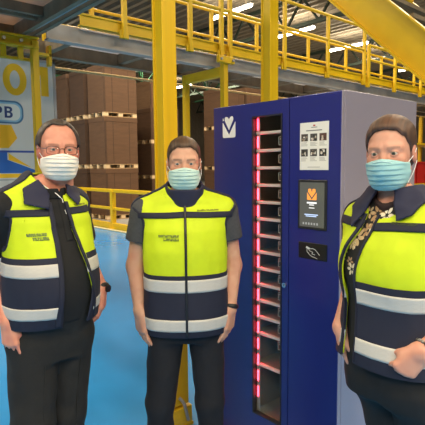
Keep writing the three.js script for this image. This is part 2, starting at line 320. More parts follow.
stack(7.72, -13.36, 3, 1.545, M.kraft[0], 'tallest stack next to the guard rail');
stack(7.66, -14.48, 3, 1.545, M.kraftDark, 'stack right behind the tallest one');
stack(7.62, -15.6, 3, 1.545, M.kraft[1], 'darker stack third from the aisle');
stack(9.75, -13.9, 3, 1.18, M.kraft[1], 'shorter stack beside the first column');
stack(10.9, -15.6, 4, 1.2, M.kraft[2], 'paler stack behind the shorter stack');
stack(12.3, -13.2, 3, 1.45, M.kraft[1], 'stack seen through the portal frame');
stack(13.6, -13.3, 3, 1.5, M.kraft[0], 'stack just above the locker edge');
stack(15.2, -14.6, 3, 1.5, M.kraft[2], 'far stack behind the second column');
stack(11.2, -11.4, 1, 1.3, M.kraft[1], 'single row beside the middle man');

// green sprinkler-like spider joints of the storage steelwork
function spider(x, y, z, r, label) {
  const t = thing('steel_spider_joint', label, 'steelwork', [x, y, z], 0, 'green steel spider joints');
  obj('hub', new THREE.SphereGeometry(0.16, 14, 10), M.green, t);
  for (let i = 0; i < 9; i++) { const a = i / 9 * Math.PI * 2 + 0.2, e = i % 2 ? 0.5 : -0.25; obj('strut', rod([0, 0, 0], [Math.cos(a) * r * 0.7, r * (Math.sin(a) * 0.7 + 0.2), Math.sin(a) * r * e], 0.05, 6), M.green, t); }
  obj('hanger', rod([0, 0, 0], [0, RY - y, 0], 0.03, 6), M.green, t);
}
spider(18.3, 6.9, -27.6, 1.3, 'green steel spider joint beside the first column under the walkway');
spider(24.4, 6.7, -28.0, 1.6, 'green steel spider joint between the portal posts');
{
  const t = tag(obj('green_beam', bx(8, 14, 6.2, 6.55, -25.2, -25.0), M.green), 'green steel beam under the walkway above the banner', 'beam');
  tag(obj('cable_pipe', rod([2.75, 3.2, -7.6], [22, 3.2, -7.6], 0.022, 8), std('#c9a66a', 0.5)), 'thin pale pipe hung beneath the back of the walkway', 'pipe');
}
// ------------------------------------------------------------------ staircase in the upper corner
{
  const t = thing('steel_staircase', 'yellow staircase stringer with grating treads cutting across the upper corner', 'staircase', [0, 0, 0]);
  const low = (z) => 2.2075 - 0.947 * (z + 1.674);
  const stringer = (x) => { const g = []; for (const [a, b, w] of [[0, 0.385, 0.012], [0, 0.02, 0.07], [0.365, 0.385, 0.07]]) g.push(new THREE.ExtrudeGeometry(new THREE.Shape([[-3.45, low(-3.45) + a], [0.6, Math.max(0, low(0.6) + a)], [0.6, low(0.6) + b], [-3.45, low(-3.45) + b]].map((p) => new THREE.Vector2(...p))), { depth: w, bevelEnabled: false }).rotateY(-Math.PI / 2).translate(x, 0, 0)); return join(g); };
  obj('stringer', stringer(3.612), M.yellow, t);
  obj('stringer', stringer(4.45), M.yellow, t);
  for (let i = 0; i < 18; i++) {
    const z = 0.45 - i * 0.215, y = low(z) + 0.3, g = [bx(3.62, 4.38, y - 0.03, y, z - 0.13, z - 0.124), bx(3.62, 4.38, y - 0.03, y, z + 0.124, z + 0.13)];
    for (let k = 0; k < 22; k++) g.push(bx(3.62 + k * 0.0355, 3.625 + k * 0.0355, y - 0.028, y, z - 0.124, z + 0.124));
    for (let k = 1; k < 7; k++) g.push(bx(3.62, 4.38, y - 0.02, y - 0.012, z - 0.124 + k * 0.0355, z - 0.12 + k * 0.0355));
    obj('tread', g, M.steelDark, t);
  }
  const up = (z) => low(z) + 0.385;
  for (const z of [0.4, -1.0, -2.2, -3.3]) obj('baluster', rod([4.41, up(z), z], [4.41, up(z) + 0.95, z], 0.022, 8), M.yellow, t);
  obj('handrail', rod([4.41, up(0.4) + 0.95, 0.4], [4.41, up(-3.3) + 0.95, -3.3], 0.024, 8), M.yellow, t);
}
{
  const t = thing('corner_guard', 'small yellow floor guard at the foot of the blue locker', 'guard', [1.80, 0, -2.03]);
  obj('foot', rbx(-0.035, 0.035, 0, 0.012, -0.06, 0.06, 0.003), M.yellow, t); obj('upstand', rbx(-0.006, 0.006, 0.012, 0.05, -0.06, 0.06, 0.003), M.yellow, t);
}
// things seen past the locker
{
  const t = thing('storage_rack', 'yellow storage rack with red bins behind the woman', 'rack', [12.9, 0, -6.4]);
  for (const [x, z] of [[0, 0], [2.4, 0], [0, -0.8], [2.4, -0.8]]) obj('upright', rbx(x - 0.05, x + 0.05, 0.01, 3.1, z - 0.05, z + 0.05, 0.01), M.yellowPost, t);
  for (const y of [0.4, 1.05, 2.2]) obj('shelf', rbx(-0.05, 2.45, y - 0.06, y, -0.85, 0.05, 0.01), M.yellowPost, t);
  for (let i = 0; i < 4; i++) { const r = thing('storage_bin', `red plastic bin, ${['first', 'second', 'third', 'fourth'][i]} from the locker on the yellow rack`, 'bin', [13.24 + i * 0.57, 1.051, -6.75], 0, 'red bins on the rack'); obj('body', [rbx(-0.25, 0.25, 0, 0.03, -0.3, 0.3, 0.01), rbx(-0.25, -0.23, 0, 0.62, -0.3, 0.3, 0.008), rbx(0.23, 0.25, 0, 0.62, -0.3, 0.3, 0.008), rbx(-0.25, 0.25, 0, 0.62, -0.3, -0.28, 0.008), rbx(-0.25, 0.25, 0, 0.62, 0.28, 0.3, 0.008)], M.red, r); obj('rim', [rbx(-0.27, 0.27, 0.58, 0.62, 0.28, 0.32, 0.008), rbx(-0.27, 0.27, 0.58, 0.62, -0.32, -0.28, 0.008)], M.red, r); }
}
// ------------------------------------------------------------------ the locker
{
  // own frame: front face at z = 0 looking to +z, x from 0 (hinge side) to W
  const W = 0.857, Hh = 1.932, Dp = 0.695;
  const t = thing('smart_locker', 'dark blue metal dispensing locker with a red lit compartment window and touchscreen', 'locker', [1.856, 0, -2.083], -Math.PI / 2);
  const wx0 = 0.306, wx1 = 0.511, wy0 = 0.232, wy1 = 1.858, seam = 0.557;
  const SH = [1.775, 1.683, 1.592, 1.501, 1.41, 1.32, 1.23, 1.14, 1.05, 0.961, 0.872, 0.78, 0.689, 0.51];
  // carcass: sides, back, top, bottom, partition
  obj('side_panel', rbx(0, 0.02, 0.03, Hh, -Dp, -0.03, 0.004), M.blue, t);
  obj('side_panel', rbx(W - 0.02, W, 0.03, Hh, -Dp, -0.024, 0.004), M.side, t).userData.label = 'lavender grey satin side panel';
  obj('back_panel', rbx(0.02, W - 0.02, 0.03, Hh, -Dp, -Dp + 0.02, 0.004), M.blue, t);
  obj('top_panel', rbx(0.02, W - 0.02, Hh - 0.02, Hh, -Dp + 0.02, -0.03, 0.004), M.blue, t);
  obj('bottom_panel', rbx(0.02, W - 0.02, 0.03, 0.05, -Dp + 0.02, -0.03, 0.004), M.blue, t);
  obj('partition', rbx(wx1 + 0.012, wx1 + 0.03, 0.05, Hh - 0.02, -Dp + 0.02, -0.03, 0.003), M.black, t);
  obj('plinth', rbx(0.03, W - 0.03, 0, 0.03, -Dp + 0.03, -0.06, 0.003), M.black, t);
  // window door: a frame of four bars
  const door = obj('window_door', join([rbx(0.002, wx0, 0.035, Hh - 0.003, -0.026, 0, 0.005), rbx(wx1, seam - 0.003, 0.035, Hh - 0.003, -0.026, 0, 0.005), bx(wx0 - 0.004, wx1 + 0.004, wy1, Hh - 0.006, -0.026, -0.0004), bx(wx0 - 0.004, wx1 + 0.004, 0.038, wy0, -0.026, -0.0004)]), M.blue, t);
  const frameMat = std('#2a2a30', 0.4);
  obj('window_frame', [bx(wx0, wx0 + 0.006, wy0, wy1, -0.024, 0.002), bx(wx1 - 0.006, wx1, wy0, wy1, -0.024, 0.002), bx(wx0 + 0.006, wx1 - 0.006, wy1 - 0.006, wy1, -0.024, 0.002), bx(wx0 + 0.006, wx1 - 0.006, wy0, wy0 + 0.006, -0.024, 0.002)], frameMat, door);
  // compartments behind the glass
  const innerMat = std('#67654f', 0.6);
  obj('inner_wall', bx(wx0 - 0.03, wx0 - 0.02, wy0 - 0.02, wy1 + 0.02, -0.4, -0.03), innerMat, t);
  obj('inner_wall', bx(wx0 - 0.02, wx1 + 0.012, wy0 - 0.02, wy1 + 0.02, -0.41, -0.4), innerMat, t);
  const shelfMat = std('#c9c4ba', 0.4, { metalness: 0.1 });
  SH.forEach((y) => { const s = obj('shelf', bx(wx0 - 0.02, wx1 + 0.01, y - 0.006, y, -0.4, -0.045), innerMat, t); obj('shelf_edge', rbx(wx0 + 0.004, wx1 - 0.002, y - 0.011, y + 0.004, -0.045, -0.027, 0.003), shelfMat, s); });
  obj('compartment_floor', bx(wx0 - 0.02, wx1 + 0.01, wy0 - 0.012, wy0 - 0.006, -0.4, -0.045), innerMat, t);
  const plate = std('#3a3a34', 0.5), plateMark = std('#b9bda8', 0.5);
  const ys = [...SH, wy0 + 0.0];
  for (let i = 0; i < 13; i++) {
    const y = ys[i] - 0.048, x = wx1 - 0.048, p = obj('number_plate', rbx(x - 0.02, x + 0.022, y - 0.024, y + 0.024, -0.06, -0.052, 0.003), plate, t);
    obj('mark', [bx(x - 0.018, x + 0.02, y + 0.019, y + 0.022, -0.052, -0.051), bx(x - 0.018, x + 0.02, y - 0.022, y - 0.019, -0.052, -0.051), bx(x - 0.018, x - 0.0155, y - 0.02, y + 0.02, -0.052, -0.051), bx(x + 0.0175, x + 0.02, y - 0.02, y + 0.02, -0.052, -0.051), bx(x - 0.003, x + 0.003, y - 0.01, y + 0.012, -0.052, -0.051), bx(x - 0.008, x + 0.008, y + 0.007, y + 0.012, -0.052, -0.051)], plateMark, p);
  }
  // red light segments with their carrier
  const led = new THREE.MeshStandardMaterial({ color: '#ffb0b0', emissive: '#ff2c46', emissiveIntensity: 6 });
  obj('light_carrier', bx(wx0 + 0.007, wx0 + 0.027, wy0 + 0.006, wy1 - 0.006, -0.036, -0.03), std('#8d8c88', 0.5), t);
  for (let i = 0; i < 17; i++) { const y = 1.815 - i * 0.0915 + (i ? 0 : 0.002); obj('light_segment', rbx(wx0 + 0.0125, wx0 + 0.0215, y - 0.031, y + 0.031, -0.03, -0.024, 0.003), led, t); }
  const red = new THREE.RectAreaLight('#ff2038', 3, 0.03, 1.52); red.position.set(wx0 + 0.017, 1.06, 0.004); red.rotation.y = Math.PI; red.castShadow = true; t.add(red);
  const red2 = new THREE.RectAreaLight('#ff2038', 8, 0.02, 1.52); red2.position.set(wx0 + 0.031, 1.06, -0.04); red2.rotation.y = -Math.PI / 2; red2.castShadow = true; t.add(red2);
  obj('glass_pane', bx(wx0 + 0.006, wx1 - 0.006, wy0 + 0.006, wy1 - 0.006, -0.02, -0.016), new THREE.MeshPhysicalMaterial({ color: '#ffffff', transmission: 1, thickness: 0, roughness: 0.03, ior: 1.25 }), t);
  const lk = obj('door_lock', rod([0.533, 0.996, 0], [0.533, 0.996, 0.008], 0.013, 18), M.chrome, t); obj('key_slot', bx(0.5315, 0.5345, 0.99, 1.002, 0.008, 0.0086), M.black, lk);
  // service door
  const sd = obj('service_door', rbx(seam + 0.002, W - 0.003, 0.035, Hh - 0.003, -0.026, 0.002, 0.005), M.blue, t);
  obj('door_return', rbx(W - 0.016, W - 0.0005, 0.035, Hh - 0.004, -0.022, 0.0005, 0.003), M.side, t);
  // emblem: white square broken by a V
  const emblem = (w, h, dpt, mat, parent, x, y, z) => {
    const s1 = new THREE.Shape(), P = (a, b) => [a * w, b * h];
    s1.moveTo(...P(0.1, 0)); s1.lineTo(...P(0.9, 0)); s1.quadraticCurveTo(...P(1, 0), ...P(1, 0.1)); s1.lineTo(...P(1, 0.74)); s1.lineTo(...P(0.5, 0.13)); s1.lineTo(...P(0, 0.74)); s1.lineTo(...P(0, 0.1)); s1.quadraticCurveTo(...P(0, 0), ...P(0.1, 0));
    const s2 = new THREE.Shape(); s2.moveTo(...P(0.5, 0.36)); s2.lineTo(...P(0.83, 0.82)); s2.quadraticCurveTo(...P(0.86, 1), ...P(0.72, 1)); s2.quadraticCurveTo(...P(0.6, 1), ...P(0.5, 0.84)); s2.quadraticCurveTo(...P(0.4, 1), ...P(0.28, 1)); s2.quadraticCurveTo(...P(0.14, 1), ...P(0.17, 0.82)); s2.closePath();
    const s3 = new THREE.Shape(); s3.moveTo(...P(0.0, 0.82)); s3.lineTo(...P(0.09, 0.84)); s3.lineTo(...P(0.02, 0.95)); s3.closePath();
    return obj('emblem', [s1, s2, s3].map((s) => new THREE.ExtrudeGeometry(s, { depth: dpt, bevelEnabled: false })), mat, parent, [x, y, z]);
  };
  emblem(0.1, 0.115, 0.002, M.white, door, 0.081, 1.757, 0);
  // instruction poster
  const poster = canvas(320, 440, (c, W2, H2) => {
    c.fillStyle = '#e9e6dc'; c.fillRect(0, 0, W2, H2); const r = rng(5);
    c.fillStyle = '#b8483c'; c.fillRect(150, 22, 24, 14); c.fillStyle = '#8b8880'; c.fillRect(128, 42, 68, 7); c.fillStyle = '#6e6c66'; c.fillRect(70, 70, 180, 9);
    for (let j = 0; j < 2; j++) for (let i = 0; i < 3; i++) {
      const x = 14 + i * 104, y = 104 + j * 142, k = j * 3 + i; c.fillStyle = ['#4b4038', '#4a4640', '#5a3c34', '#3c3a38', '#4a4540', '#2c2a28'][k]; c.fillRect(x, y, 78, 68);
      for (let q = 0; q < 9; q++) { c.fillStyle = ['#c9b8a4', '#8d7a66', '#2a2624', '#ddd6c8'][Math.floor(r() * 4)]; c.fillRect(x + 6 + r() * 52, y + 6 + r() * 44, 8 + r() * 16, 8 + r() * 18); }
      c.fillStyle = '#a19e96'; for (let q = 0; q < 4; q++) c.fillRect(x, y + 78 + q * 10, 50 + r() * 34, 4);
    }
    c.fillStyle = '#a19e96'; c.fillRect(90, 412, 140, 5);
  });
  const ps = obj('poster', bx(0.626, 0.789, 1.578, 1.8, 0.002, 0.0035), M.white, sd); 
  obj('poster_print', new THREE.PlaneGeometry(0.161, 0.22).translate(0.7075, 1.689, 0.0042), std('#ffffff', 0.6, { map: poster }), ps);
  // touchscreen
  const scr = canvas(320, 440, (c, W2, H2) => {
    c.fillStyle = '#4a4a44'; c.fillRect(0, 0, W2, H2);
    c.fillStyle = '#ee9440'; c.beginPath(); c.roundRect(98, 88, 124, 84, 8); c.fill(); c.beginPath(); c.roundRect(112, 62, 42, 50, 12); c.fill(); c.beginPath(); c.roundRect(166, 62, 42, 50, 12); c.fill();
    c.strokeStyle = '#4a4a44'; c.lineWidth = 13; c.beginPath(); c.moveTo(92, 80); c.lineTo(160, 158); c.lineTo(228, 80); c.stroke(); c.fillStyle = '#4a4a44'; c.beginPath(); c.moveTo(148, 56); c.lineTo(172, 56); c.lineTo(160, 84); c.fill();
    c.fillStyle = '#e8e8e4'; c.fillRect(96, 192, 128, 16); c.fillRect(128, 216, 62, 9); c.fillRect(124, 246, 72, 8);
    c.fillStyle = '#b8cdf0'; c.fillRect(66, 312, 176, 10); c.fillRect(82, 328, 140, 9);
    c.fillStyle = '#8d8d88'; for (let i = 0; i < 6; i++) c.fillRect(42 + i * 36, 396, 20, 22);
  });
  const sc = obj('screen_bezel', rbx(0.619, 0.785, 1.296, 1.532, -0.002, 0.008, 0.004), std('#26262a', 0.35), sd);
  obj('screen', new THREE.PlaneGeometry(0.142, 0.212).translate(0.702, 1.414, 0.0086), new THREE.MeshStandardMaterial({ color: '#222222', roughness: 0.2, emissive: '#ffffff', emissiveMap: scr, emissiveIntensity: 0.75 }), sc);
  const sl = new THREE.RectAreaLight('#ffe0b8', 0.12, 0.142, 0.212); sl.position.set(0.702, 1.414, 0.012); sl.rotation.y = Math.PI; sl.castShadow = true; t.add(sl);
  // card reader with a hand-and-card sign
  const hand = canvas(320, 150, (c, W2, H2) => {
    c.fillStyle = '#141416'; c.fillRect(0, 0, W2, H2); c.strokeStyle = '#d8d8d4'; c.lineWidth = 6; c.lineJoin = c.lineCap = 'round';
    c.save(); c.translate(92, 28); c.rotate(0.35); c.fillStyle = '#d8d8d4'; c.fillRect(0, 0, 46, 22); c.restore();
    c.beginPath(); c.moveTo(100, 62); c.quadraticCurveTo(92, 84, 116, 96); c.quadraticCurveTo(140, 128, 180, 130); c.lineTo(220, 142); c.stroke();
    c.beginPath(); c.moveTo(136, 52); c.quadraticCurveTo(180, 40, 204, 62); c.lineTo(246, 102); c.stroke();
    c.beginPath(); c.moveTo(124, 70); c.lineTo(168, 84); c.lineTo(158, 100); c.lineTo(192, 106); c.stroke();
  });
  const rd = obj('card_reader', rbx(0.622, 0.789, 1.152, 1.232, -0.002, 0.006, 0.004), std('#141416', 0.3), sd);
  obj('reader_sign', new THREE.PlaneGeometry(0.158, 0.072).translate(0.7055, 1.192, 0.0066), std('#ffffff', 0.35, { map: hand }), rd);
}
// ------------------------------------------------------------------ people: signed-distance bodies meshed with surface nets
const clamp = (x, a, b) => x < a ? a : x > b ? b : x, mix = (a, b, t) => a + (b - a) * t, sstep = (a, b, x) => { const t = clamp((x - a) / (b - a), 0, 1); return t * t * (3 - 2 * t); };
const smin = (a, b, k) => { const h = Math.max(k - Math.abs(a - b), 0) / k; return Math.min(a, b) - h * h * k * 0.25; };
const smax = (a, b, k) => -smin(-a, -b, k);
function nets(sdf, lo, hi, h, colorFn, uvFn) {
  const n = [0, 1, 2].map((i) => Math.ceil((hi[i] - lo[i]) / h) + 1), [nx, ny, nz] = n, B = 6, F = new Float32Array(nx * ny * nz).fill(NaN);
  const at = (i, j, k) => (k * ny + j) * nx + i, act = [];
  for (let k = 0; k < nz; k += B) for (let j = 0; j < ny; j += B) for (let i = 0; i < nx; i += B) {
    const d = sdf(lo[0] + (i + B / 2) * h, lo[1] + (j + B / 2) * h, lo[2] + (k + B / 2) * h);
    if (Math.abs(d) > h * B * 1.5) continue; act.push([i, j, k]);
    for (let c = k; c <= Math.min(k + B, nz - 1); c++) for (let b = j; b <= Math.min(j + B, ny - 1); b++) for (let a = i; a <= Math.min(i + B, nx - 1); a++) { const q = at(a, b, c); if (F[q] !== F[q]) F[q] = sdf(lo[0] + a * h, lo[1] + b * h, lo[2] + c * h); }
  }
  const id = new Int32Array(nx * ny * nz).fill(-1), pos = [], idx = [];
  for (const [I, J, K] of act) for (let k = K; k < Math.min(K + B, nz - 1); k++) for (let j = J; j < Math.min(J + B, ny - 1); j++) for (let i = I; i < Math.min(I + B, nx - 1); i++) {
    let s = 0, v = []; for (let c = 0; c < 8; c++) { const f = F[at(i + (c & 1), j + (c >> 1 & 1), k + (c >> 2))]; v.push(f); if (f < 0) s++; }
    if (!s || s === 8) continue;
    let x = 0, y = 0, z = 0, m = 0;
    for (const [a, b] of EDGES) if ((v[a] < 0) !== (v[b] < 0)) { const t = v[a] / (v[a] - v[b]); x += mix(a & 1, b & 1, t); y += mix(a >> 1 & 1, b >> 1 & 1, t); z += mix(a >> 2, b >> 2, t); m++; }
    id[at(i, j, k)] = pos.length / 3; pos.push(lo[0] + (i + x / m) * h, lo[1] + (j + y / m) * h, lo[2] + (k + z / m) * h);
  }
  const quad = (a, b, c, d, flip) => { if (a < 0 || b < 0 || c < 0 || d < 0) return; flip ? idx.push(a, c, b, a, d, c) : idx.push(a, b, c, a, c, d); };
  for (const [I, J, K] of act) for (let k = Math.max(K, 1); k < Math.min(K + B, nz - 1); k++) for (let j = Math.max(J, 1); j < Math.min(J + B, ny - 1); j++) for (let i = Math.max(I, 1); i < Math.min(I + B, nx - 1); i++) {
    const f = F[at(i, j, k)], fx = F[at(i + 1, j, k)], fy = F[at(i, j + 1, k)], fz = F[at(i, j, k + 1)];
    if ((f < 0) !== (fx < 0)) quad(id[at(i, j - 1, k - 1)], id[at(i, j, k - 1)], id[at(i, j, k)], id[at(i, j - 1, k)], f >= 0);
    if ((f < 0) !== (fy < 0)) quad(id[at(i - 1, j, k - 1)], id[at(i - 1, j, k)], id[at(i, j, k)], id[at(i, j, k - 1)], f >= 0);
    if ((f < 0) !== (fz < 0)) quad(id[at(i - 1, j - 1, k)], id[at(i, j - 1, k)], id[at(i, j, k)], id[at(i - 1, j, k)], f >= 0);
  }
  const g = new THREE.BufferGeometry(); g.setAttribute('position', new THREE.Float32BufferAttribute(pos, 3)); g.setIndex(idx); g.computeVertexNormals();
  const uv = new Float32Array(pos.length / 3 * 2); if (uvFn) for (let i = 0; i < uv.length / 2; i++) { const r = uvFn(pos[i * 3], pos[i * 3 + 1], pos[i * 3 + 2]); uv[i * 2] = r[0]; uv[i * 2 + 1] = r[1]; }
  g.setAttribute('uv', new THREE.BufferAttribute(uv, 2));
  if (colorFn) { const c = new Float32Array(pos.length); for (let i = 0; i < pos.length; i += 3) c.set(colorFn(pos[i], pos[i + 1], pos[i + 2]), i); g.setAttribute('color', new THREE.BufferAttribute(c, 3)); }
  return g;
}
const EDGES = [[0, 1], [2, 3], [4, 5], [6, 7], [0, 2], [1, 3], [4, 6], [5, 7], [0, 4], [1, 5], [2, 6], [3, 7]];
const cap = (x, y, z, a, b, ra, rb) => { const dx = b[0] - a[0], dy = b[1] - a[1], dz = b[2] - a[2], px = x - a[0], py = y - a[1], pz = z - a[2], t = clamp((px * dx + py * dy + pz * dz) / (dx * dx + dy * dy + dz * dz), 0, 1); return Math.hypot(px - dx * t, py - dy * t, pz - dz * t) - mix(ra, rb, t); };
const ell = (x, y, z, c, r) => { const a = (x - c[0]) / r[0], b = (y - c[1]) / r[1], d = (z - c[2]) / r[2], k0 = Math.hypot(a, b, d), k1 = Math.hypot(a / r[0], b / r[1], d / r[2]); return k1 < 1e-6 ? -Math.min(...r) : k0 * (k0 - 1) / k1; };
// lofted trunk: rows [y, cz, rx, rz, power]
function loft(rows) {
  return (x, y, z) => {
    let i = 0; while (i < rows.length - 2 && y > rows[i + 1][0]) i++;
    const a = rows[i], b = rows[i + 1]; let t = clamp((y - a[0]) / (b[0] - a[0]), 0, 1); t = mix(t, t * t * (3 - 2 * t), 0.6);
    const cz = mix(a[1], b[1], t), rx = mix(a[2], b[2], t), rz = mix(a[3], b[3], t), u = Math.abs(x) / rx, v = Math.abs(z - cz) / rz, p = 2.4, q = Math.pow(Math.pow(u, p) + Math.pow(v, p), 1 / p);
    if (q < 1e-3) return -Math.min(rx, rz);
    const gu = Math.pow(u / q, p - 1) / rx, gv = Math.pow(v / q, p - 1) / rz, d = (q - 1) / Math.hypot(gu, gv);
    const e = Math.max(rows[0][0] - y, y - rows[rows.length - 1][0]); return e > 0 ? Math.hypot(Math.max(d, 0), e) : Math.max(d, e);
  };
}
// hand: chain of capsules; w wrist, d along the hand, s thumb side, nrm out of the palm, curl per finger
function handPrims(w, d, s, nrm, curl, size = 1, spread = 0.06, thumbIn = 0.35) {
  const D0 = V(...d).normalize(), S = V(...s); S.sub(D0.clone().multiplyScalar(S.dot(D0))).normalize(); const N = V(...nrm); N.sub(D0.clone().multiplyScalar(N.dot(D0))); N.sub(S.clone().multiplyScalar(N.dot(S))).normalize();
  const P = (a, b, c) => V(...w).addScaledVector(D0, a * size).addScaledVector(S, b * size).addScaledVector(N, c * size), A = (v) => [v.x, v.y, v.z], palm = [], fingers = [];
  const K = [[0.088, 0.030], [0.092, 0.010], [0.087, -0.011], [0.078, -0.030]], L = [[0.042, 0.026, 0.021], [0.047, 0.030, 0.023], [0.043, 0.028, 0.022], [0.034, 0.021, 0.019]];
  K.forEach(([a, b], f) => {
    palm.push([A(P(-0.005, b * 0.55, 0)), A(P(a, b, 0)), 0.019 * size, 0.0135 * size]);
    let p = P(a, b, 0), ang = 0.1, dir; const c = curl[f] ?? curl[0];
    L[f].forEach((l, q) => { ang += c * [0.75, 1.05, 0.8][q]; dir = D0.clone().multiplyScalar(Math.cos(ang)).addScaledVector(N, Math.sin(ang)).addScaledVector(S, (1.5 - f) * spread * 0.6); dir.normalize(); const n = p.clone().addScaledVector(dir, l * size); fingers.push([A(p), A(n), (0.0102 - q * 0.0009) * size, (0.0095 - q * 0.0012) * size, f]); p = n; });
  });
  palm.push([A(P(0.012, 0.022, 0.006)), A(P(0.05, 0.036, 0.012)), 0.018 * size, 0.015 * size]);
  let p = P(0.042, 0.036, 0.012), dir = D0.clone().multiplyScalar(0.82).addScaledVector(S, 0.5).addScaledVector(N, thumbIn).normalize(), n = p.clone().addScaledVector(dir, 0.036 * size); fingers.push([A(p), A(n), 0.0125 * size, 0.0108 * size, 4]);
  dir = D0.clone().multiplyScalar(0.96).addScaledVector(S, 0.12).addScaledVector(N, thumbIn * 1.3).normalize(); const n2 = n.clone().addScaledVector(dir, 0.029 * size); fingers.push([A(n), A(n2), 0.0108 * size, 0.0088 * size, 4]);
  const all = [...palm, ...fingers].flatMap((q) => [q[0], q[1]]), lo = [0, 1, 2].map((i) => Math.min(...all.map((q) => q[i])) - 0.03), hi = [0, 1, 2].map((i) => Math.max(...all.map((q) => q[i])) + 0.03);
  const sdf = (x, y, z) => {
    let e = 1; for (const q of palm) e = smin(e, cap(x, y, z, ...q), 0.016);
    for (let f = 0; f < 5; f++) { let g = 1; for (const q of fingers) if (q[4] === f) g = smin(g, cap(x, y, z, q[0], q[1], q[2], q[3]), 0.004); e = smin(e, g, f === 4 ? 0.012 : 0.006); }
    return e;
  };
  return { sdf, lo, hi };
}
function mergeMeshes(list) { // indexed geometries with position, normal, uv, color
  return mergeGeometries(list);
}
// surface patch: rays from o(u,v) along dir(u,v) onto sdf = off, with turned-in rim
function patch(sdf, fn, nu, nv, off, uvs) {
  const pos = [], uv = [], idx = [], hit = (o, d) => { let t = 0; for (let i = 0; i < 60; i++) { const e = sdf(o[0] + d[0] * t, o[1] + d[1] * t, o[2] + d[2] * t) - off; if (e < 0.0002) break; t += e * 0.8; if (t > 0.6) break; } return [o[0] + d[0] * t, o[1] + d[1] * t, o[2] + d[2] * t]; };
  for (let j = -1; j <= nv + 1; j++) for (let i = -1; i <= nu + 1; i++) {
    const u = clamp(i, 0, nu) / nu, v = clamp(j, 0, nv) / nv, { o, d } = fn(u, v), p = hit(o, d), rim = (i < 0 || i > nu || j < 0 || j > nv) ? 0.008 : 0;
    pos.push(p[0] + d[0] * rim, p[1] + d[1] * rim, p[2] + d[2] * rim); uv.push(u, v);
  }
  const w = nu + 3; for (let j = 0; j < nv + 2; j++) for (let i = 0; i < nu + 2; i++) { const a = j * w + i; idx.push(a, a + 1, a + w + 1, a, a + w + 1, a + w); }
  const g = new THREE.BufferGeometry(); g.setAttribute('position', new THREE.Float32BufferAttribute(pos, 3)); g.setAttribute('uv', new THREE.Float32BufferAttribute(uv, 2)); g.setIndex(idx); g.computeVertexNormals(); return g;
}
// band round the trunk between heights, angles from front (0) counter-clockwise to the wearer's left, in degrees
const ringPatch = (sdf, a0, a1, y0, y1, off, cz = 0, nv = 6) => patch(sdf, (u, v) => { const a = mix(a0, a1, u) * D, y = mix(typeof y0 === 'function' ? y0(a) : y0, typeof y1 === 'function' ? y1(a) : y1, v); return { o: [Math.sin(a) * 0.42, y, cz + Math.cos(a) * 0.42], d: [-Math.sin(a), 0, -Math.cos(a)] }; }, Math.max(8, Math.round(Math.abs(a1 - a0) / 2.5)), nv, off);
// flat patch pressed on the chest between two x edges, functions of y
const frontPatch = (sdf, x0, x1, y0, y1, off, nu = 10, nv = 30) => patch(sdf, (u, v) => { const y = mix(y0, y1, v), a = typeof x0 === 'function' ? x0(y) : x0, b = typeof x1 === 'function' ? x1(y) : x1; return { o: [mix(a, b, u), y, 0.42], d: [0, 0, -1] }; }, nu, nv, off);
function polySdf(pts, x, y) { let d = 1e9, s = 1; for (let i = 0, j = pts.length - 1; i < pts.length; j = i++) { const a = pts[i], b = pts[j], ex = b[0] - a[0], ey = b[1] - a[1], wx = x - a[0], wy = y - a[1], t = clamp((wx * ex + wy * ey) / (ex * ex + ey * ey), 0, 1), qx = wx - ex * t, qy = wy - ey * t; d = Math.min(d, qx * qx + qy * qy); const c1 = y >= a[1], c2 = y < b[1], c3 = ex * wy > ey * wx; if ((c1 && c2 && c3) || (!c1 && !c2 && !c3)) s = -s; } return s * Math.sqrt(d); }

